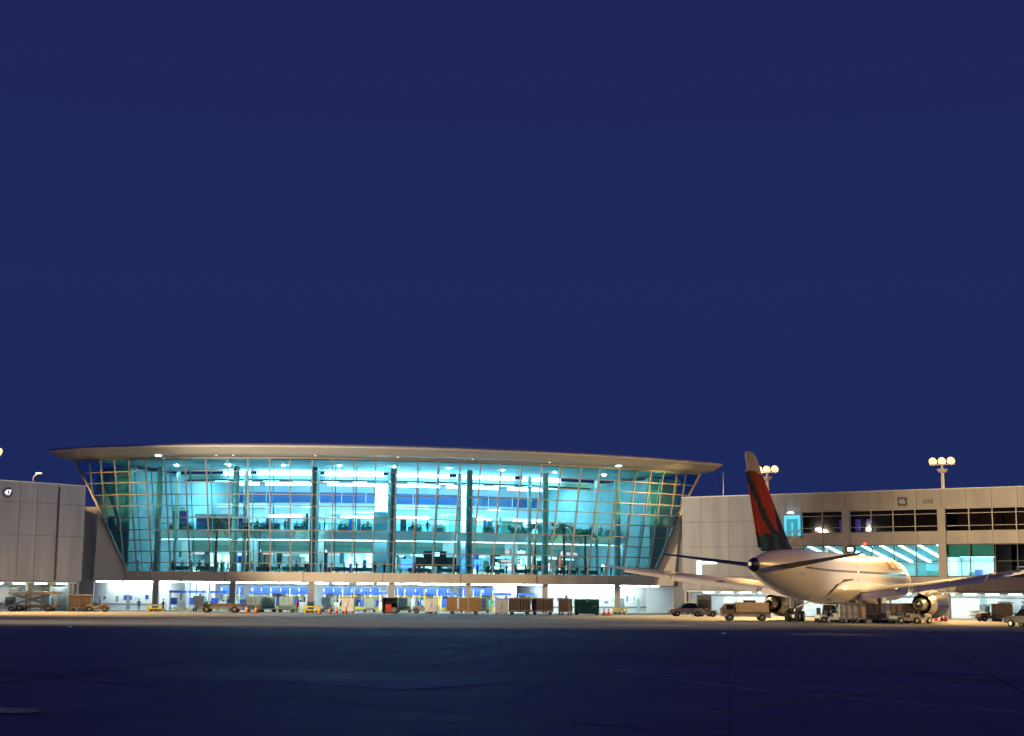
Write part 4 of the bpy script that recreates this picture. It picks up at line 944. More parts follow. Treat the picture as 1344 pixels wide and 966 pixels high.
def flat_truck(body='brown', box=None):
    """long low service truck; box = material of a windowed box body"""
    def f():
        t = thing('service_truck', '', 'truck')
        MB().span(-2.9, 2.9, -.95, .95, .55, .85).span(-2.9, -2.6, -1, 1, .4, .6).build('chassis', M['vgrey'], t)
        four(t, 1.9, .85, .45, .3)
        MB().span(-2.9, 1.3, -1.02, -.92, .86, 1.22).span(-2.9, 1.3, .92, 1.02, .86, 1.22).span(-2.95, -2.85, -.9, .9, .86, 1.22).build('drop_side', M[body], t)
        if box:
            cab = MB().loft([[Vector((x, y, z)) for y, z in ((-.98, .86), (.98, .86), (.98, 1.7), (.9, h), (-.9, h), (-.98, 1.7))] for x, h in ((1.35, 2.3), (2.4, 2.3), (2.75, 1.75), (2.9, 1.2))], smooth=False).build('cab', M[body], t)
            MB().span(1.5, 2.3, -1.0, -.985, 1.5, 2.1).build('side_window', M['darkglass'], cab); MB().span(1.5, 2.3, .985, 1.0, 1.5, 2.1).build('side_window', M['darkglass'], cab)
            MB().span(-2.7, 1.2, -.9, .9, 1.22, 2.45).build('box_body', M[box], t)
            for k in range(4): MB().span(-2.5 + k * .95, -1.85 + k * .95, -.93, -.905, 1.45, 2.3).build('shutter', M['vgrey' if k % 2 else 'tan'], t)
            MB().span(-1.2, .2, -.5, .5, 2.46, 2.75).build('roof_unit', M['dark'], t)
        else:
            for sx in (1.7, 2.3): MB().span(sx - .22, sx + .22, -.5, .5, .86, 1.1).span(sx - .28, sx - .18, -.5, .5, 1.1, 1.55).build('seat', M['dark'], t)
            MB().loft([[Vector((x, y, z)) for y, z in ((-.9, .86), (.9, .86), (.85, h), (-.85, h))] for x, h in ((2.5, 1.1), (2.85, 1.15), (2.95, .95))], smooth=False).build('dashboard', M[body], t)
            MB().cyl((2.35, .35, 1.2), (2.25, .35, 1.36), .19, n=12).build('steering_wheel', M['dark'], t)
        return t
    return f
def loader():
    t = thing('cargo_loader', '', 'loader')
    MB().span(-3.6, 3.2, -1.3, 1.3, .5, .85).build('chassis', M['brown'], t)
    for x in (-2.6, -1.6, 2.2):
        for y in (-1.15, 1.15): wheel(t, x, y, .45, .3)
    for sd in (-1, 1):
        MB().bar((-2.6, sd * .9, .95), (1.9, sd * .9, 2.2), .12, .22).bar((-2.6, sd * .9, 2.2), (1.9, sd * .9, .95), .12, .22).build('scissor_arm', M['steel'], t)
    MB().span(-3.2, 3.4, -1.25, 1.25, 2.3, 2.62).build('platform', M['tan'], t)
    for k in range(9): MB().cyl((-2.9 + k * .72, -1.1, 2.66), (-2.9 + k * .72, 1.1, 2.66), .07, n=8).build('roller', M['steel'], t)
    mb = MB()
    for sd in (-1, 1):
        for k in range(5): mb.bar((-3.1 + k * 1.55, sd * 1.22, 2.62), (-3.1 + k * 1.55, sd * 1.22, 3.6), .05, .05)
        mb.bar((-3.1, sd * 1.22, 3.6), (3.1, sd * 1.22, 3.6), .06, .06); mb.bar((-3.1, sd * 1.22, 3.1), (3.1, sd * 1.22, 3.1), .05, .05)
    mb.build('guard_rail', M['yellow'], t)
    MB().span(-3.9, -2.7, .2, 1.2, .86, 1.9).build('engine_box', M['brown'], t); MB().span(-3.6, -2.9, -1.1, 0, .86, 1.5).build('operator_seat', M['dark'], t)
    return t
def belt_loader():
    t = thing('belt_loader', '', 'belt loader')
    MB().loft([[Vector((x, y, z)) for y, z in ((-.95, .4), (.95, .4), (.95, h), (-.95, h))] for x, h in ((-2.6, .75), (-1.2, .85), (1.6, .85), (2.6, .7))], smooth=False).build('body', M['vwhite'], t)
    four(t, 1.6, .85, .4, .28)
    a, b = Vector((-3.3, -.35, .75)), Vector((3.6, -.35, 3.3))
    MB().bar(a, b, .9, .16).build('boom', M['brown'], t); MB().bar(a + Vector((0, 0, .11)), b + Vector((0, 0, .11)), .7, .06).build('belt', M['rubber'], t)
    mb = MB()
    for sd in (-.47, .47):
        o = Vector((0, sd, .1))
        for k in range(6): q = a.lerp(b, .1 + k * .16) + o; mb.bar(q, q + Vector((0, 0, .85)), .05, .05)
        mb.bar(a.lerp(b, .1) + o + Vector((0, 0, .85)), b.lerp(a, .1) + o + Vector((0, 0, .85)), .05, .05)
    mb.build('handrail', M['yellow'], t)
    MB().bar((.2, -.35, .85), (1.4, -.35, 2.3), .14, .14).build('lift_ram', M['steel'], t)
    MB().span(-1.2, -.7, .35, .8, .86, 1.1).span(-1.25, -1.13, .35, .8, 1.1, 1.6).build('seat', M['dark'], t)
    return t
def pickup(body='vgrey'):
    def f():
        t = thing('pickup_truck', '', 'truck')
        def rg(x, hw, zb, zt, tw): return [Vector((x, -hw, zb)), Vector((x, hw, zb)), Vector((x, hw, zt * .6 + zb * .4)), Vector((x, hw * tw, zt)), Vector((x, -hw * tw, zt)), Vector((x, -hw, zt * .6 + zb * .4))]
        MB().loft([rg(-2.7, .9, .55, 1.12, .97), rg(-1.1, .95, .42, 1.15, .97), rg(1.1, .95, .42, 1.12, .95), rg(2.3, .92, .42, 1.05, .92), rg(2.65, .8, .5, .9, .9)], smooth=False).build('body', M[body], t)
        c_ = MB().loft([[Vector((x, -w_, 1.12)), Vector((x, w_, 1.12)), Vector((x2, w_ * .84, z)), Vector((x2, -w_ * .84, z))] for x, x2, w_, z in ((-1.15, -.95, .93, 1.75), (-.2, -.2, .94, 1.82), (1.2, .55, .93, 1.78))], smooth=False).build('cab', M['darkglass'], t)
        MB().loft([[Vector((x, -w_, 1.785)), Vector((x, w_, 1.785)), Vector((x, w_ * .9, 1.86)), Vector((x, -w_ * .9, 1.86))] for x, w_ in ((-.95, .76), (.55, .77))], smooth=False).build('cab_roof', M[body], t)
        MB().span(-2.6, -1.2, -.82, .82, 1.16, 1.2).build('bed', M['dark'], t)
        four(t, 1.65, .86, .38, .26)
        for y in (-.65, .65):
            MB().span(2.6, 2.68, y - .18, y + .18, .72, .88).build('headlight', M['vwhite'], t); MB().span(-2.74, -2.69, y - .12, y + .12, .8, 1.05).build('tail_light', M['redbox'], t)
        MB().span(2.62, 2.78, -.8, .8, .44, .62).span(-2.84, -2.7, -.85, .85, .48, .62).build('bumper', M['steel'], t)
        return t
    return f
def cone():
    t = thing('traffic_cone', '', 'cone')
    MB().cyl((0, 0, .06), (0, 0, .95), .24, .06, 12).build('body', M['orange'], t); MB().box((0, 0, .03), (.6, .6, .06)).build('base', M['rubber'], t)
    MB().cyl((0, 0, .5), (0, 0, .68), .152, .118, 12).build('band', M['cloth_white'], t); return t
def barrier():
    t = thing('column_guard', '', 'barrier')
    for x in (-.95, .95):
        for y in (-.7,): MB().cyl((x, y, 0), (x, y, 1.0), .11, n=10).build('post', M['yellow'], t)
    for z in (.42, .88): MB().bar((-1.15, -.7, z), (1.15, -.7, z), .12, .16).build('rail', M['yellow'], t)
    for k in range(3): MB().cyl((-.6 + k * .6, -.45, .02), (-.6 + k * .6, -.45, .35), .28, .22, 10).build('rubber_block', M['brown'], t)
    return t
def cabinet(m='darkbox', front='redbox'):
    def f():
        t = thing('equipment_cabinet', '', 'cabinet')
        MB().span(-1.05, 1.05, -.6, .6, 2.08, 2.22).span(-1.05, -.9, -.6, .6, .2, 2.08).span(.9, 1.05, -.6, .6, .2, 2.08).span(-1.05, 1.05, -.6, .6, .14, .28).span(-.9, .9, .5, .6, .28, 2.08).build('case', M[m], t)
        MB().span(-.85, .2, -.4, .3, .29, 1.35).build('drum', M[front], t); MB().span(.25, .85, -.4, .3, .29, .9).build('pump', M['vgrey'], t)
        MB().span(-.89, .89, -.52, -.48, 1.5, 1.58).build('shelf', M[m], t); MB().span(-.7, .7, .47, .495, 1.65, 2.0).build('window', M['cyanbox'], t)
        four(t, .75, .5, .14, .1); return t
    return f
def white_box(m='vwhite'):
    def f():
        t = thing('storage_container', '', 'container')
        MB().span(-.85, .85, -.75, .75, .3, 2.1).build('body', M[m], t)
        MB().span(-.9, .9, -.8, .8, .2, .29).span(-.9, .9, -.8, .8, 2.11, 2.19).build('frame', M['steel'], t)
        for x in (-.42, .42): MB().span(x - .4, x + .4, -.775, -.755, .38, 2.03).build('door', M[m], t)
        MB().span(-.03, .03, -.80, -.78, .9, 1.5).build('handle', M['dark'], t); four(t, .65, .6, .1, .08); return t
    return f
def big_container():
    t = thing('freight_container', '', 'container')
    MB().span(-1.7, 1.7, -.9, .9, .2, 2.2).build('body', M['vgreen'], t)
    for k in range(14): MB().span(-.58 + k * .165, -.5 + k * .165, -.95, -.905, .28, 2.1).build('side_rib', M['vgreen'], t)
    for x in (-1.34, -.9): MB().span(x - .2, x + .2, -.94, -.905, .3, 2.12).build('door', M['vgreen'], t)
    MB().span(-1.1, -1.05, -.98, -.95, .4, 2.05).build('lock_rod', M['steel'], t)
    MB().span(-.1, .25, -.962, -.952, 1.85, 2.0).span(.75, 1.2, -.962, -.952, 1.15, 1.3).build('placard', M['vwhite'], t)
    for x in (-1.4, 1.4): MB().span(x - .2, x + .2, -.85, .85, 0, .2).build('skid', M['dark'], t)
    return t
def machine():
    t = thing('sorting_machine', '', 'machine')
    for x in (-1.1, 1.1):
        for y in (-.5, .5): MB().span(x - .06, x + .06, y - .06, y + .06, 0, 2.6).build('post', M['vwhite'], t)
    MB().span(-1.2, 1.2, -.6, .6, 2.61, 2.95).build('top_beam', M['vblue'], t)
    MB().span(-1.0, -.1, -.45, .45, .9, 1.9).build('motor_box', M['vblue'], t); MB().span(.1, 1.0, -.45, .45, .5, 1.4).build('motor_box', M['vwhite'], t)
    MB().cyl((.5, 0, 1.5), (.5, 0, 2.55), .18, n=12).build('duct', M['steel'], t); MB().span(-1.15, 1.15, -.62, -.56, .3, .42).build('guard_rail', M['yellow'], t)
    return t
def crate_load():
    t = thing('crate_trailer', '', 'trailer')
    MB().span(-2.4, 2.4, -.8, .8, .45, .6).span(-2.9, -2.4, -.05, .05, .46, .55).build('chassis', M['tan'], t)
    four(t, 1.6, .65, .26, .18)
    for x, wd, h in ((-1.65, 1.45, 1.7), (-.1, 1.2, 1.62), (1.45, 1.7, 1.7)):
        n = 5
        for k in range(n):
            a = x - wd / 2 + wd * k / n; MB().span(a + .015, a + wd / n - .015, -.74 + random.uniform(-.015, .015), -.68, .62, .62 + h).build('board', M['wood'], t)
        MB().span(x - wd / 2 + .02, x + wd / 2 - .02, -.67, .7, .62, .6 + h).build('crate', M['wood'], t)
        MB().span(x - wd / 2, x + wd / 2, -.78, -.755, .95, 1.07).span(x - wd / 2, x + wd / 2, -.78, -.755, 1.75, 1.87).build('batten', M['tan'], t)
    return t

# ---- people: one continuous skinned body with hands, hair and clothing as children
def body_mesh(pose):
    sh = pose.get('stride', .0); arm = pose.get('arm', .1)
    V = {'pel': (0, 0, .95, .135), 'chest': (0, 0, 1.3, .165), 'neck0': (0, 0, 1.46, .075), 'neck': (0, 0, 1.52, .055), 'head0': (.01, 0, 1.6, .075), 'head': (.01, 0, 1.7, .085), 'crown': (0, 0, 1.76, .055), 'nose': (.1, 0, 1.64, .018)}
    E_ = [('pel', 'chest'), ('chest', 'neck0'), ('neck0', 'neck'), ('neck', 'head0'), ('head0', 'head'), ('head', 'crown'), ('head0', 'nose')]
    for s_ in (-1, 1):
        k = 'L' if s_ < 0 else 'R'; f = s_ * sh
        V.update({k + 'hip': (0, s_ * .1, .88, .1), k + 'knee': (f * .25 + .03, s_ * .11, .5, .07), k + 'ank': (f * .5, s_ * .12, .09, .045), k + 'toe': (f * .5 + .16, s_ * .13, .04, .04),
                  k + 'sho': (0, s_ * .19, 1.4, .065), k + 'elb': (-f * .15 - .02, s_ * (.26 + arm * .3), 1.13, .047), k + 'wri': (-f * .3 + .1 + pose.get('reach', 0), s_ * (.26 + arm * .2), .92 + pose.get('reach', 0) * .5, .032), k + 'palm': (-f * .32 + .14 + pose.get('reach', 0), s_ * (.26 + arm * .2), .85 + pose.get('reach', 0) * .6, .036)})
        E_ += [('pel', k + 'hip'), (k + 'hip', k + 'knee'), (k + 'knee', k + 'ank'), (k + 'ank', k + 'toe'), ('chest', k + 'sho'), (k + 'sho', k + 'elb'), (k + 'elb', k + 'wri'), (k + 'wri', k + 'palm')]
        px_, py_, pz_, _ = V[k + 'palm']
        for j in range(5):
            dx = (-.03, -.01, .01, .03, .05)[j]; ln = (.07, .085, .09, .08, .05)[j]; fn = '%sf%d' % (k, j); thumb = j == 4
            V[fn] = (px_ + dx, py_ - (.03 * s_ if thumb else 0), pz_ - (.02 if thumb else .05), .011); V[fn + 'b'] = (px_ + dx + .015, py_ - s_ * .02, pz_ - ln - .01, .009)
            E_ += [(k + 'palm', fn), (fn, fn + 'b')]
    names = list(V); me = bpy.data.meshes.new('body'); me.from_pydata([V[n][:3] for n in names], [(names.index(a), names.index(b)) for a, b in E_], [])
    o = bpy.data.objects.new('body', me); col.objects.link(o)
    sk = o.modifiers.new('s', 'SKIN'); o.modifiers.new('d', 'SUBSURF').levels = 1
    for i, n in enumerate(names): r = V[n][3]; me.skin_vertices[0].data[i].radius = (r, r); me.skin_vertices[0].data[i].use_root = (i == 0)
    out = bpy.data.meshes.new_from_object(o.evaluated_get(bpy.context.evaluated_depsgraph_get())); bpy.data.objects.remove(o)
    return out
BODIES = [body_mesh(dict(stride=.0, arm=.1)), body_mesh(dict(stride=.6, arm=.2)), body_mesh(dict(stride=.1, arm=.1, reach=.18))]
BODY_CACHE = {}
def dressed(b, top, leg):
    k = (b, top, leg)
    if k not in BODY_CACHE:
        me = BODIES[b].copy(); me.materials.clear()
        for m in (M['skin'], M[top], M[leg], M['rubber']): me.materials.append(m)
        for f in me.polygons:
            c = f.center; f.use_smooth = True
            f.material_index = 3 if c.z < .1 else 2 if c.z < .92 and abs(c.y) < .2 and not (c.x > .08 and c.z > .72) else 1 if c.z < 1.48 and not (c.z < .93 and abs(c.y) > .2) else 0
        BODY_CACHE[k] = me
    return BODY_CACHE[k]
hair_me = None
def person(pos, rz, label, b=0, top='cloth_dark', leg='cloth_dark', group=None):
    global hair_me
    t = thing('person', label, 'person', pos, rz, group)
    o = bpy.data.objects.new('body', dressed(b, top, leg)); col.objects.link(o); o.parent = t
    if hair_me is None:
        h = MB().loft([[Vector((r * math.cos(a) * 1.05 - .012, r * math.sin(a), z)) for a in [2 * math.pi * j / 10 for j in range(10)]] for r, z in ((.075, 1.64), (.098, 1.7), (.085, 1.77), (.045, 1.80))]).build('hair', M['hair'], t); hair_me = h.data
    else:
        h = bpy.data.objects.new('hair', hair_me); col.objects.link(h); h.parent = t
    return t

def gp(px, Y): # ground point in photo column px
    r = ray(px, 800); return Vector((r.x * Y / r.y, Y, 0))
cart_brown, cart_grey, cart_dark = Kind(cart('tan', 'brown')), Kind(cart('greyc', 'greyc')), Kind(cart('brown', 'brown'))
dol_brown, dol_cyan, dol_grey, dol_tan = Kind(dolly('tan')), Kind(dolly('cyanbox')), Kind(dolly('greyc')), Kind(dolly('brown'))
tug_w, tug_g, tug_b = Kind(tug('vwhite')), Kind(tug('vgrey', False)), Kind(tug('brown'))
cones, guards = Kind(cone), Kind(barrier)
CG = 'orange cones along the apron edge'; DG = 'container dollies on the apron'; KG = 'baggage carts on the apron'
# left
Kind(loader).place(gp(44, 211), R(4), 'brown scissor lift cargo loader with raised railed platform before the left pier')
tug_g.place(gp(4, 208), R(200), 'low open grey tractor at the left frame edge, behind the cargo loader', 'tow tractors')
tug_b.place(gp(128, 212), R(8), 'brown tow tractor with canopy in front of the pale wall under the left end', 'tow tractors')
cart_dark.place(gp(105, 212.5), R(8), 'dark brown baggage cart hitched behind the brown canopied tractor', KG)
t = thing('bollard', 'single yellow bollard between the cargo loader and the brown tractor', 'bollard', gp(90, 213)); MB().cyl((0, 0, 0), (0, 0, 1.15), .13, n=12).build('post', M['yellow'], t); MB().cyl((0, 0, 1.15), (0, 0, 1.22), .13, .06, 12).build('cap', M['yellow'], t)
person(gp(182, 219), R(90), 'person in blue standing alone before the bright blank wall at the left', 0, 'cloth_blue', 'cloth_blue')
person(gp(214, 216), R(30), 'person in dark clothes beside the leftmost apron column', 1, 'cloth_dark', 'cloth_dark')
person(gp(390, 218), R(-60), 'person in a red top beside the pale cyan containers', 0, 'cloth_red', 'cloth_dark')
for px, Y, lab in ((205, 217.5, 'first'), (410, 216, 'third'), (813, 228.5, 'last')):
    guards.place(gp(px, Y), 0, 'yellow railed guard round the foot of the %s apron column from the left' % {'first': 'leftmost', 'third': 'third', 'last': 'rightmost'}[lab], 'yellow column guards')
Kind(flat_truck('brown')).place(gp(291, 212), R(180), 'long low open brown service truck parked under the hall between the first two columns')
cp = [(324, 210, 'cone just right of the long low brown truck'), (336, 210, 'second cone right of the long low brown truck'), (420, 209, 'cone right of the third column guard, leftmost of four'), (433, 209, 'second of four cones right of the third column'),
      (442, 209, 'third of four cones right of the third column'), (454, 209, 'cone just before the white storage container'), (793, 214, 'cone left of the rightmost column guard'), (799, 214, 'cone touching the rightmost column guard'),
      (1217, 186, 'cone beside the right engine intake'), (1228, 187, 'cone in front of the grey pier column'), (1236, 187.5, 'cone at the foot of the pier column'), (1241, 187.5, 'cone right of the foot of the pier column')]
for px, Y, lab in cp: cones.place(gp(px, Y), random.random(), 'orange ' + lab, CG)
for px, Y, lab in ((333, 219, 'pale cyan container dolly behind the first two cones'), (352, 221, 'pale cyan container dolly, right of the one behind the cones'), (376, 219, 'wide pale cyan container dolly left of the person in red')):
    dol_cyan.place(gp(px, Y), R(180), lab, DG)
wb_ = Kind(white_box()); wb_.place(gp(457, 216), 0, 'white storage container behind the four cones', 'white storage containers')
wb_.place(gp(566, 218), 0, 'white storage container left of the golden crates', 'white storage containers')
wb_.place(gp(658.5, 213), 0, 'white storage container left of the row of brown carts', 'white storage containers')
tug_g.place(gp(556, 220), R(180), 'low grey tractor half hidden by the white container left of the crates', 'tow tractors')
Kind(cabinet()).place(gp(512, 212), 0, 'open black equipment cabinet with red drum, in front of the fourth column')
Kind(crate_load).place(gp(609, 212), 0, 'trailer of golden brown boarded crates under the middle of the hall')
cart_brown.place(gp(682, 213), R(3), 'brown curtained baggage cart beside the third white container', KG)
cart_brown.place(gp(712, 213.5), R(0), 'brown curtained baggage cart, right of its twin before the sixth column', KG)
cart_dark.place(gp(742, 213.5), R(78), 'dark brown baggage cart seen end on between the cart pair and green container', KG)
Kind(big_container).place(gp(770, 217), R(0), 'green ribbed freight container with white placards')
mk = Kind(machine)
for px, Y in ((233, 227), (258, 229), (286, 228), (338, 231), (366, 230), (392, 228), (436, 230), (470, 231), (496, 229), (534, 231), (560, 233), (588, 232), (640, 235), (660, 236), (690, 238)):
    b_ = sum(px > c for c in (207, 310, 415, 519, 620, 719, 813))
    mk.place(gp(px, Y), R(random.uniform(-10, 10)), 'sorting machine with blue box inside the %s apron bay from the left' % ORD[b_], 'sorting machines in the baggage hall')
for px, Y in ((262, 224), (430, 225.5), (485, 225), (530, 226), (600, 228), (632, 229)):
    b_ = sum(px > c for c in (207, 310, 415, 519, 620, 719, 813))
    dol_cyan.place(gp(px, Y), R(random.choice((0, 180, 90))), 'pale cyan container dolly under the hall in the %s apron bay' % ORD[b_], DG)
# right, under and around the aircraft
Kind(pickup('greyc')).place(gp(903, 212), R(185), 'small grey pickup parked by the inner corner of the right pier')
tug_g.place(gp(926, 210), R(170), 'open grey tractor right of the small grey pickup', 'tow tractors')
t = thing('air_start_unit', 'tall dark grey ground power box beside the small grey pickup', 'ground unit', gp(923, 213), R(4))
MB().span(-1.0, 1.0, -.8, .8, .5, 2.9).build('housing', M['vgrey'], t); MB().span(-1.3, 1.3, -.85, .85, .35, .5).build('chassis', M['dark'], t); four(t, .9, .7, .3, .2)
for k in range(4): MB().span(-.8, .8, -.83, -.81, 1.2 + k * .3, 1.38 + k * .3).build('louvre', M['dark'], t)
ft = Kind(flat_truck('brown', 'tan')).place(gp(978, 181), R(178), 'brown service truck with shuttered box body below the left wing'); ft.scale = (.98, .98, .86)
person(gp(1001, 186), R(90), 'person in a red jacket crouched near the left main wheels', 2, 'cloth_red', 'cloth_dark')
tug_w.place(gp(1090, 171), R(5), 'white tow tractor with canopy in front of the container row', 'tow tractors')
bl = Kind(belt_loader).place(gp(1082, 176), R(75), 'belt loader raised to the open hold of the aircraft')
person(gp(1108, 176) + Vector((0, 0, 2.35)), R(120), 'person in dark clothes standing high on the platform by the fuselage', 0, 'cloth_dark', 'cloth_dark')
t = thing('work_platform', 'railed steel work platform at the fuselage carrying a standing person', 'platform', gp(1108, 176), 0)
MB().span(-1.1, 1.1, -.9, .9, 2.2, 2.33).build('deck', M['steel'], t); MB().span(-1.2, 1.2, -1, 1, .3, .5).build('base', M['vgrey'], t); four(t, .9, .8, .25, .2)
for x in (-1, 1): MB().bar((x, -.8, .5), (x, .8, 2.2), .1, .1).bar((x, .8, .5), (x, -.8, 2.2), .1, .1).build('brace', M['steel'], t)
mb = MB()
for x in (-1.05, 0, 1.05): mb.bar((x, .85, 2.33), (x, .85, 3.3), .05, .05)
mb.bar((-1.05, .85, 3.3), (1.05, .85, 3.3), .06, .06); mb.build('handrail', M['vwhite'], t)
lab = ['leftmost grey container on a dolly, behind the white tractor', 'pale tan container on a dolly, second in the row under the wing', 'brown container on a dolly, middle of the row under the wing', 'grey container on a dolly, fourth in the row under the wing', 'tan container on a dolly, last before the dark tractor wheels']
for k, (px, kd) in enumerate(((1112, dol_grey), (1124, dol_brown), (1142, dol_tan), (1157, dol_grey), (1171, dol_brown))):
    kd.place(gp(px, 170.5 + k * .4), R([4, 92, 2, 90, 3][k]), lab[k], DG)
dol_grey.place(gp(1194, 176), R(20), 'grey container on a dolly behind the dark tractors by the engine', DG)
tug_g.place(gp(1187, 170), R(20), 'low dark tractor at the right end of the container row', 'tow tractors')
tug_g.place(gp(1204, 171), R(35), 'second low tractor right of the container row, below the engine', 'tow tractors')
tug_b.place(gp(1299, 190), R(185), 'brown tow tractor with canopy by the lit pier wall at the right', 'tow tractors')
dol_brown.place(gp(1315, 190), R(5), 'tan container dolly hitched to the brown tractor at right', DG)
tug_g.place(gp(1326, 191), R(0), 'open grey tractor at the right end of the tan dolly train', 'tow tractors')
Kind(pickup('darkbox')).place(gp(1352, 155), R(125), 'black pickup cut by the right frame edge')
for px, lab_ in ((1304, 'cyan service kiosk against the pier wall behind the brown tractor'), (1337, 'cyan service kiosk with dark awning at the right frame edge')):
    d = PR.sx(px, 790); q = PR.p(d, -5.0, .0)
    t = thing('service_kiosk', lab_, 'kiosk', q, math.atan2(PR.u.y, PR.u.x)); MB().span(-.8, .8, -.5, .5, .05, 2.2).build('cabinet', M['cyanbox'], t); MB().span(-.95, .95, -.8, .55, 2.21, 2.33).build('awning', M['dark'], t); MB().span(-.6, .6, -.53, -.51, 1.1, 1.9).build('screen', M['vblue'], t)

# ------------------------------------------------------------------ inside the hall: palms, signs, travellers
def make_palm(h):
    def f():
        t = thing('palm_tree', '', 'palm')
        rg = [[Vector((r * math.cos(a) + .12 * math.sin(z * .5), r * math.sin(a), z)) for a in [2 * math.pi * j / 8 for j in range(8)]] for r, z in [(.24 - .1 * k / 8 + (.02 if k % 2 else 0), h * k / 8) for k in range(9)]]
        MB().loft(rg).build('trunk', M['trunk'], t)
        cr = MB(); top = Vector((.12 * math.sin(h * .5), 0, h)); rnd = random.Random(int(h * 10))
        for k in range(20):
            a = k * 2.39996; el = rnd.uniform(-.1, 1.25); ln = rnd.uniform(2.0, 2.9); d = Vector((math.cos(a), math.sin(a), 0)); pts = []
            for j in range(7):
                s_ = j / 6; pts.append(top + d * (ln * s_ * math.cos(el * .8)) + Vector((0, 0, ln * (math.sin(el) * s_ - .75 * s_ * s_))))
            sd = Vector((-d.y, d.x, 0))
            for j in range(6):
                p, q = pts[j], pts[j + 1]; cr.bar(p, q, .05, .03)
                for m_ in range(3):
                    b = p.lerp(q, m_ / 3); lw = .62 * math.sin(math.pi * min(1, (j + m_ / 3 + .6) / 6.6)) + .1
                    for s2_ in (-1, 1):
                        tip = b + sd * s2_ * lw + (q - p).normalized() * lw * .5 + Vector((0, 0, -.22 * lw)); wv = (q - p).normalized() * .05
                        cr.add([b - wv, b + wv, tip], [(0, 1, 2)])
        cr.build('crown', M['leaf'], t, fix=False); return t
    return f
for px, off, h, labp in ((285, 4.5, 7.7, 'indoor palm between the first and second columns of the glass hall'), (326, 5.5, 6.7, 'shorter indoor palm just right of the second column of the hall'), (703, 4.2, 7.2, 'bushy indoor palm left of the sixth column of the hall'),
                        (740, 4.0, 7.5, 'indoor palm with upright fronds right of the sixth column'), (768, 6.0, 6.6, 'smaller indoor palm near the seventh column of the hall')):
    best = min((abs((lambda v: (v.x / v.y))(P(i / 20, off, 0)) - ray(px, 700).x / ray(px, 700).y), i / 20) for i in range(60, 640))[1]
    Kind(make_palm(h)).place(P(best, off, 5.55), random.random() * 6, labp, 'palms inside the hall')
def arc_i(px, off, py=740):
    k = ray(px, py).x / ray(px, py).y
    return min((abs(P(i / 40, off, 0).x / P(i / 40, off, 0).y - k), i / 40) for i in range(80, 1300))[1]
def hall_sign(px, wd, z, off, m, label, logo=None):
    i = arc_i(px, off); q = P(i, off, z); n = lerp_arc(NIN, i); t = thing('shop_sign', label, 'sign', q, math.atan2(-n.x, n.y))
    nl = max(3, int(wd / .42)); x = -wd / 2
    if logo: MB().cyl((x, -.02, 0), (x, .06, 0), .45, n=14).build('logo', M[logo], t); x += .75
    k = 0
    while x < wd / 2:
        w_ = random.uniform(.16, .34); MB().span(x, x + w_, -.02, .06, -.2, random.choice((.12, .25, .2))).build('letter_block', M[m], t); x += w_ + .07; k += 1
    MB().span(-wd / 2 - .5, wd / 2 + .2, .07, .12, -.42, .42).build('sign_board', M['green_band'], t)
hall_sign(677, 2.9, 9.35, 13.05, 'bluesign', 'white lettered shop sign with round red logo left of the sixth column', 'redsign')
hall_sign(748, 2.8, 9.2, 13.05, 'redsign', 'red lettered shop sign right of the sixth column', 'redsign')
hall_sign(670, 3.2, 7.9, 12.4, 'redsign', 'red lettered sign just below the white lettered shop sign')
hall_sign(243, 1.4, 8.4, 12.4, 'redsign', 'short red sign left of the second column of the hall')
# white-lit glass lift and dark screen wall in the middle
i = arc_i(500, 10); q = P(i, 10, 5.6)
t = thing('glass_lift', 'bright white lit lift shaft left of the fourth column', 'lift', q, 0)
MB().span(-1.0, 1.0, -.8, .8, 9.4, 13.6).build('lit_shaft', M['strip2'], t); MB().span(-1.15, 1.15, -.9, .9, 0, 9.35).build('shaft', M['cyanbox'], t); MB().span(-1.15, 1.15, -.95, .95, 13.65, 13.9).build('cap', M['white'], t)
i = arc_i(605, 9); q = P(i, 9, 5.6)
t = thing('lit_column', 'bright white illuminated column left of the fifth column', 'column', q, 0)
MB().span(-.6, .6, -.5, .5, 5.0, 13.2).build('lit_panel', M['strip2'], t); MB().span(-.7, .7, -.6, .6, 0, 4.98).build('base', M['white'], t)
i = arc_i(575, 8); q = P(i, 8, 5.6)
t = thing('screen_wall', 'dark information kiosk with blue screens behind the lower glass between fourth and fifth columns', 'kiosk', q, 0)
MB().span(-3.4, 3.4, -.4, .4, 1.2, 2.6).build('body', M['dark'], t); MB().span(-2.2, 1.2, -.5, .5, 2.61, 3.5).build('upper_box', M['dark'], t)
MB().span(-.9, .2, -.56, -.51, 2.75, 3.35).build('screen', M['bluesign'], t)
bs = light_mat('blue_display', (.05, .25, .9), 2.2)
for a, b in ((-5.6, -3.5), (3.5, 6.3)): MB().span(a, b, -.3, -.2, .9, 2.3).build('screen', bs, t)
for x in (-3, 0, 3): MB().span(x - .15, x + .15, -.3, .3, 0, 1.19).build('leg', M['dark'], t)
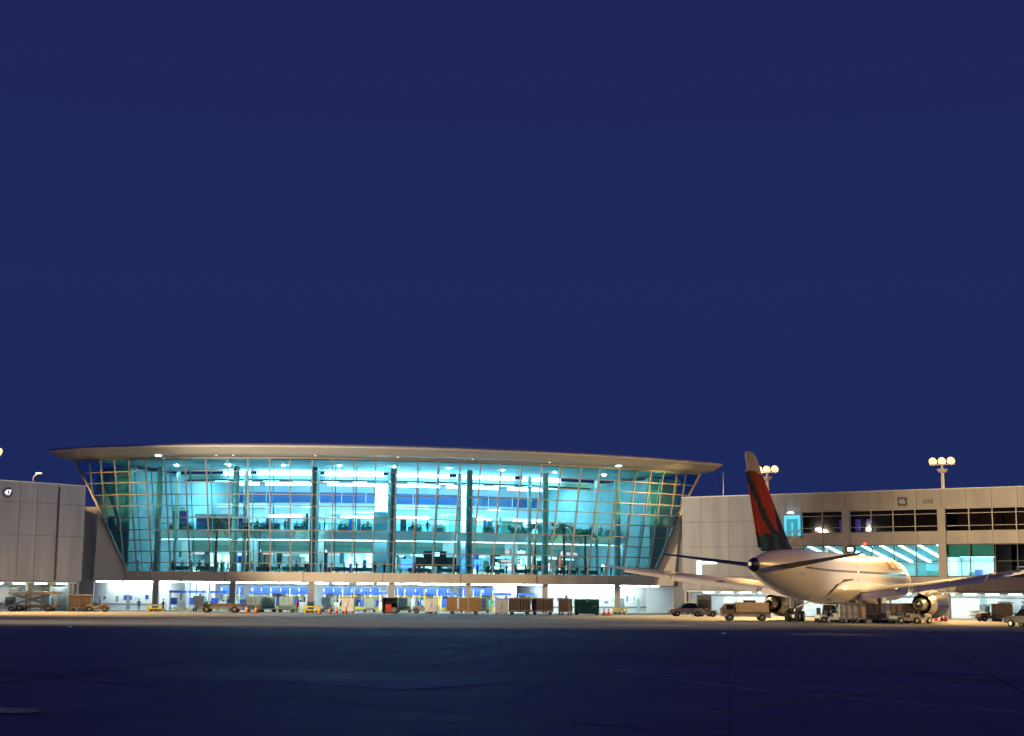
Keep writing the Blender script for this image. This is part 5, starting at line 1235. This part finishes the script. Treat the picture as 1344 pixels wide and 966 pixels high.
# travellers
tops = ['cloth_dark', 'cloth_teal', 'cloth_blue', 'cloth_dark', 'cloth_red', 'cloth_white', 'cloth_dark']
nm = {'cloth_dark': 'dark', 'cloth_teal': 'teal', 'cloth_blue': 'blue', 'cloth_red': 'red', 'cloth_white': 'white'}
BAY = ['left of the leftmost column', 'between the first and second columns', 'between the second and third columns', 'between the third and fourth columns', 'between the fourth and fifth columns', 'between the fifth and sixth columns', 'between the sixth and seventh columns', 'right of the rightmost column']
CPX = [207, 310, 415, 519, 620, 719, 813]
rnd = random.Random(3); cnt = {}
for k, px in enumerate((181, 192, 199, 226, 239, 251, 262, 275, 290, 299, 328, 331, 343, 352, 366, 389, 401, 421, 436, 452, 468, 492, 505, 543, 552, 590, 602, 627, 641, 665, 676, 690, 705, 731, 737, 757, 769, 790, 802, 826, 836)):
    bay_i = sum(px > c for c in CPX); off = rnd.uniform(1.5, 6.5); i = arc_i(px, off); tp = tops[(k * 3) % 7]
    person(P(i, off, 5.55), rnd.uniform(0, 6.28), 'traveller in a %s top behind the lower glass %s' % (nm[tp], BAY[bay_i]), rnd.randrange(3), tp, 'cloth_dark', 'travellers on the main floor')
for k, px in enumerate((233, 268, 283, 336, 349, 373, 398, 425, 462, 541, 560, 640, 652, 668, 685, 697, 725, 752, 775, 789)):
    bay_i = sum(px > c for c in CPX); off = rnd.uniform(8.6, 10.5); i = arc_i(px, off); tp = tops[(k * 2 + 1) % 7]
    person(P(i, off, 11.9), rnd.uniform(0, 6.28), 'person in a %s top on the mezzanine %s' % (nm[tp], BAY[bay_i]), rnd.randrange(3), tp, 'cloth_dark', 'people on the mezzanine')
def bench():
    t = thing('bench_seat', '', 'bench'); MB().span(-1.6, 1.6, -.3, .3, .38, .48).build('seat', M['vgrey'], t); MB().span(-1.6, 1.6, .25, .33, .49, .95).build('backrest', M['cloth_teal'], t)
    for x in (-1.3, 0, 1.3): MB().span(x - .04, x + .04, -.28, .28, 0, .37).build('leg', M['steel'], t)
    return t
def planter():
    t = thing('planter', '', 'planter'); MB().box((0, 0, .35), (1.6, .7, .7), taper=1.1).build('box', M['green_band'], t)
    mb = MB(); r_ = random.Random(5)
    for k in range(90):
        c = Vector((r_.uniform(-.8, .8), r_.uniform(-.35, .35), .7 + abs(r_.gauss(0, .3)))); a = r_.uniform(0, 6.3); u = Vector((math.cos(a), math.sin(a), r_.uniform(-.4, .6))) * .22; v = Vector((-math.sin(a), math.cos(a), .3)) * .09
        mb.add([c - u, c + v, c + u, c - v], [(0, 1, 2, 3)])
    mb.build('foliage', M['leaf'], t, fix=False); return t
bk, pk = Kind(bench), Kind(planter)
for k, px in enumerate((235, 270, 350, 385, 445, 475, 550, 590, 650, 690, 745, 775, 830)):
    off = 3.2 + (k % 3) * .8; i = arc_i(px, off); n = lerp_arc(NIN, i); bk.place(P(i, off, 5.55), math.atan2(-n.x, n.y), 'dark waiting bench on the main floor %s' % BAY[sum(px > c for c in CPX)], 'waiting benches')
for k, px in enumerate((228, 245, 300, 340, 358, 392, 450, 480, 545, 575, 640, 675, 690, 735, 760, 780, 800)):
    off = 9.0; i = arc_i(px, off); n = lerp_arc(NIN, i); pk.place(P(i, off, 11.9), math.atan2(-n.x, n.y), 'green planter on the mezzanine edge %s' % BAY[sum(px > c for c in CPX)], 'planters on the mezzanine')
# taxiway edge lights
for px, Y, lab in ((93, 122, 'small green inset apron light at the left'), (319, 122, 'small green inset apron light left of centre'), (950, 118, 'small green inset apron light at the right')):
    q = gp(px, Y); q.z = 0; t = thing('apron_light', lab, 'apron light', q, 0, 'green apron lights'); MB().cyl((0, 0, 0), (0, 0, .06), .22, .2, 12).build('housing', M['dark'], t); MB().cyl((0, 0, .06), (0, 0, .13), .11, .08, 10).build('lens', M['greenlamp'], t)

# labels shared inside a group get their order from the left, so that each one can be told apart
seen = {}
for o in list(col.objects):
    if o.parent is None and 'label' in o: seen.setdefault(o['label'], []).append(o)
NTH = ['leftmost', 'second', 'third', 'fourth', 'fifth', 'sixth', 'seventh', 'eighth']
for lb, os_ in seen.items():
    if len(os_) > 1:
        os_.sort(key=lambda o: o.location.x / o.location.y)
        for k, o in enumerate(os_): o['label'] = NTH[k] + ' ' + lb
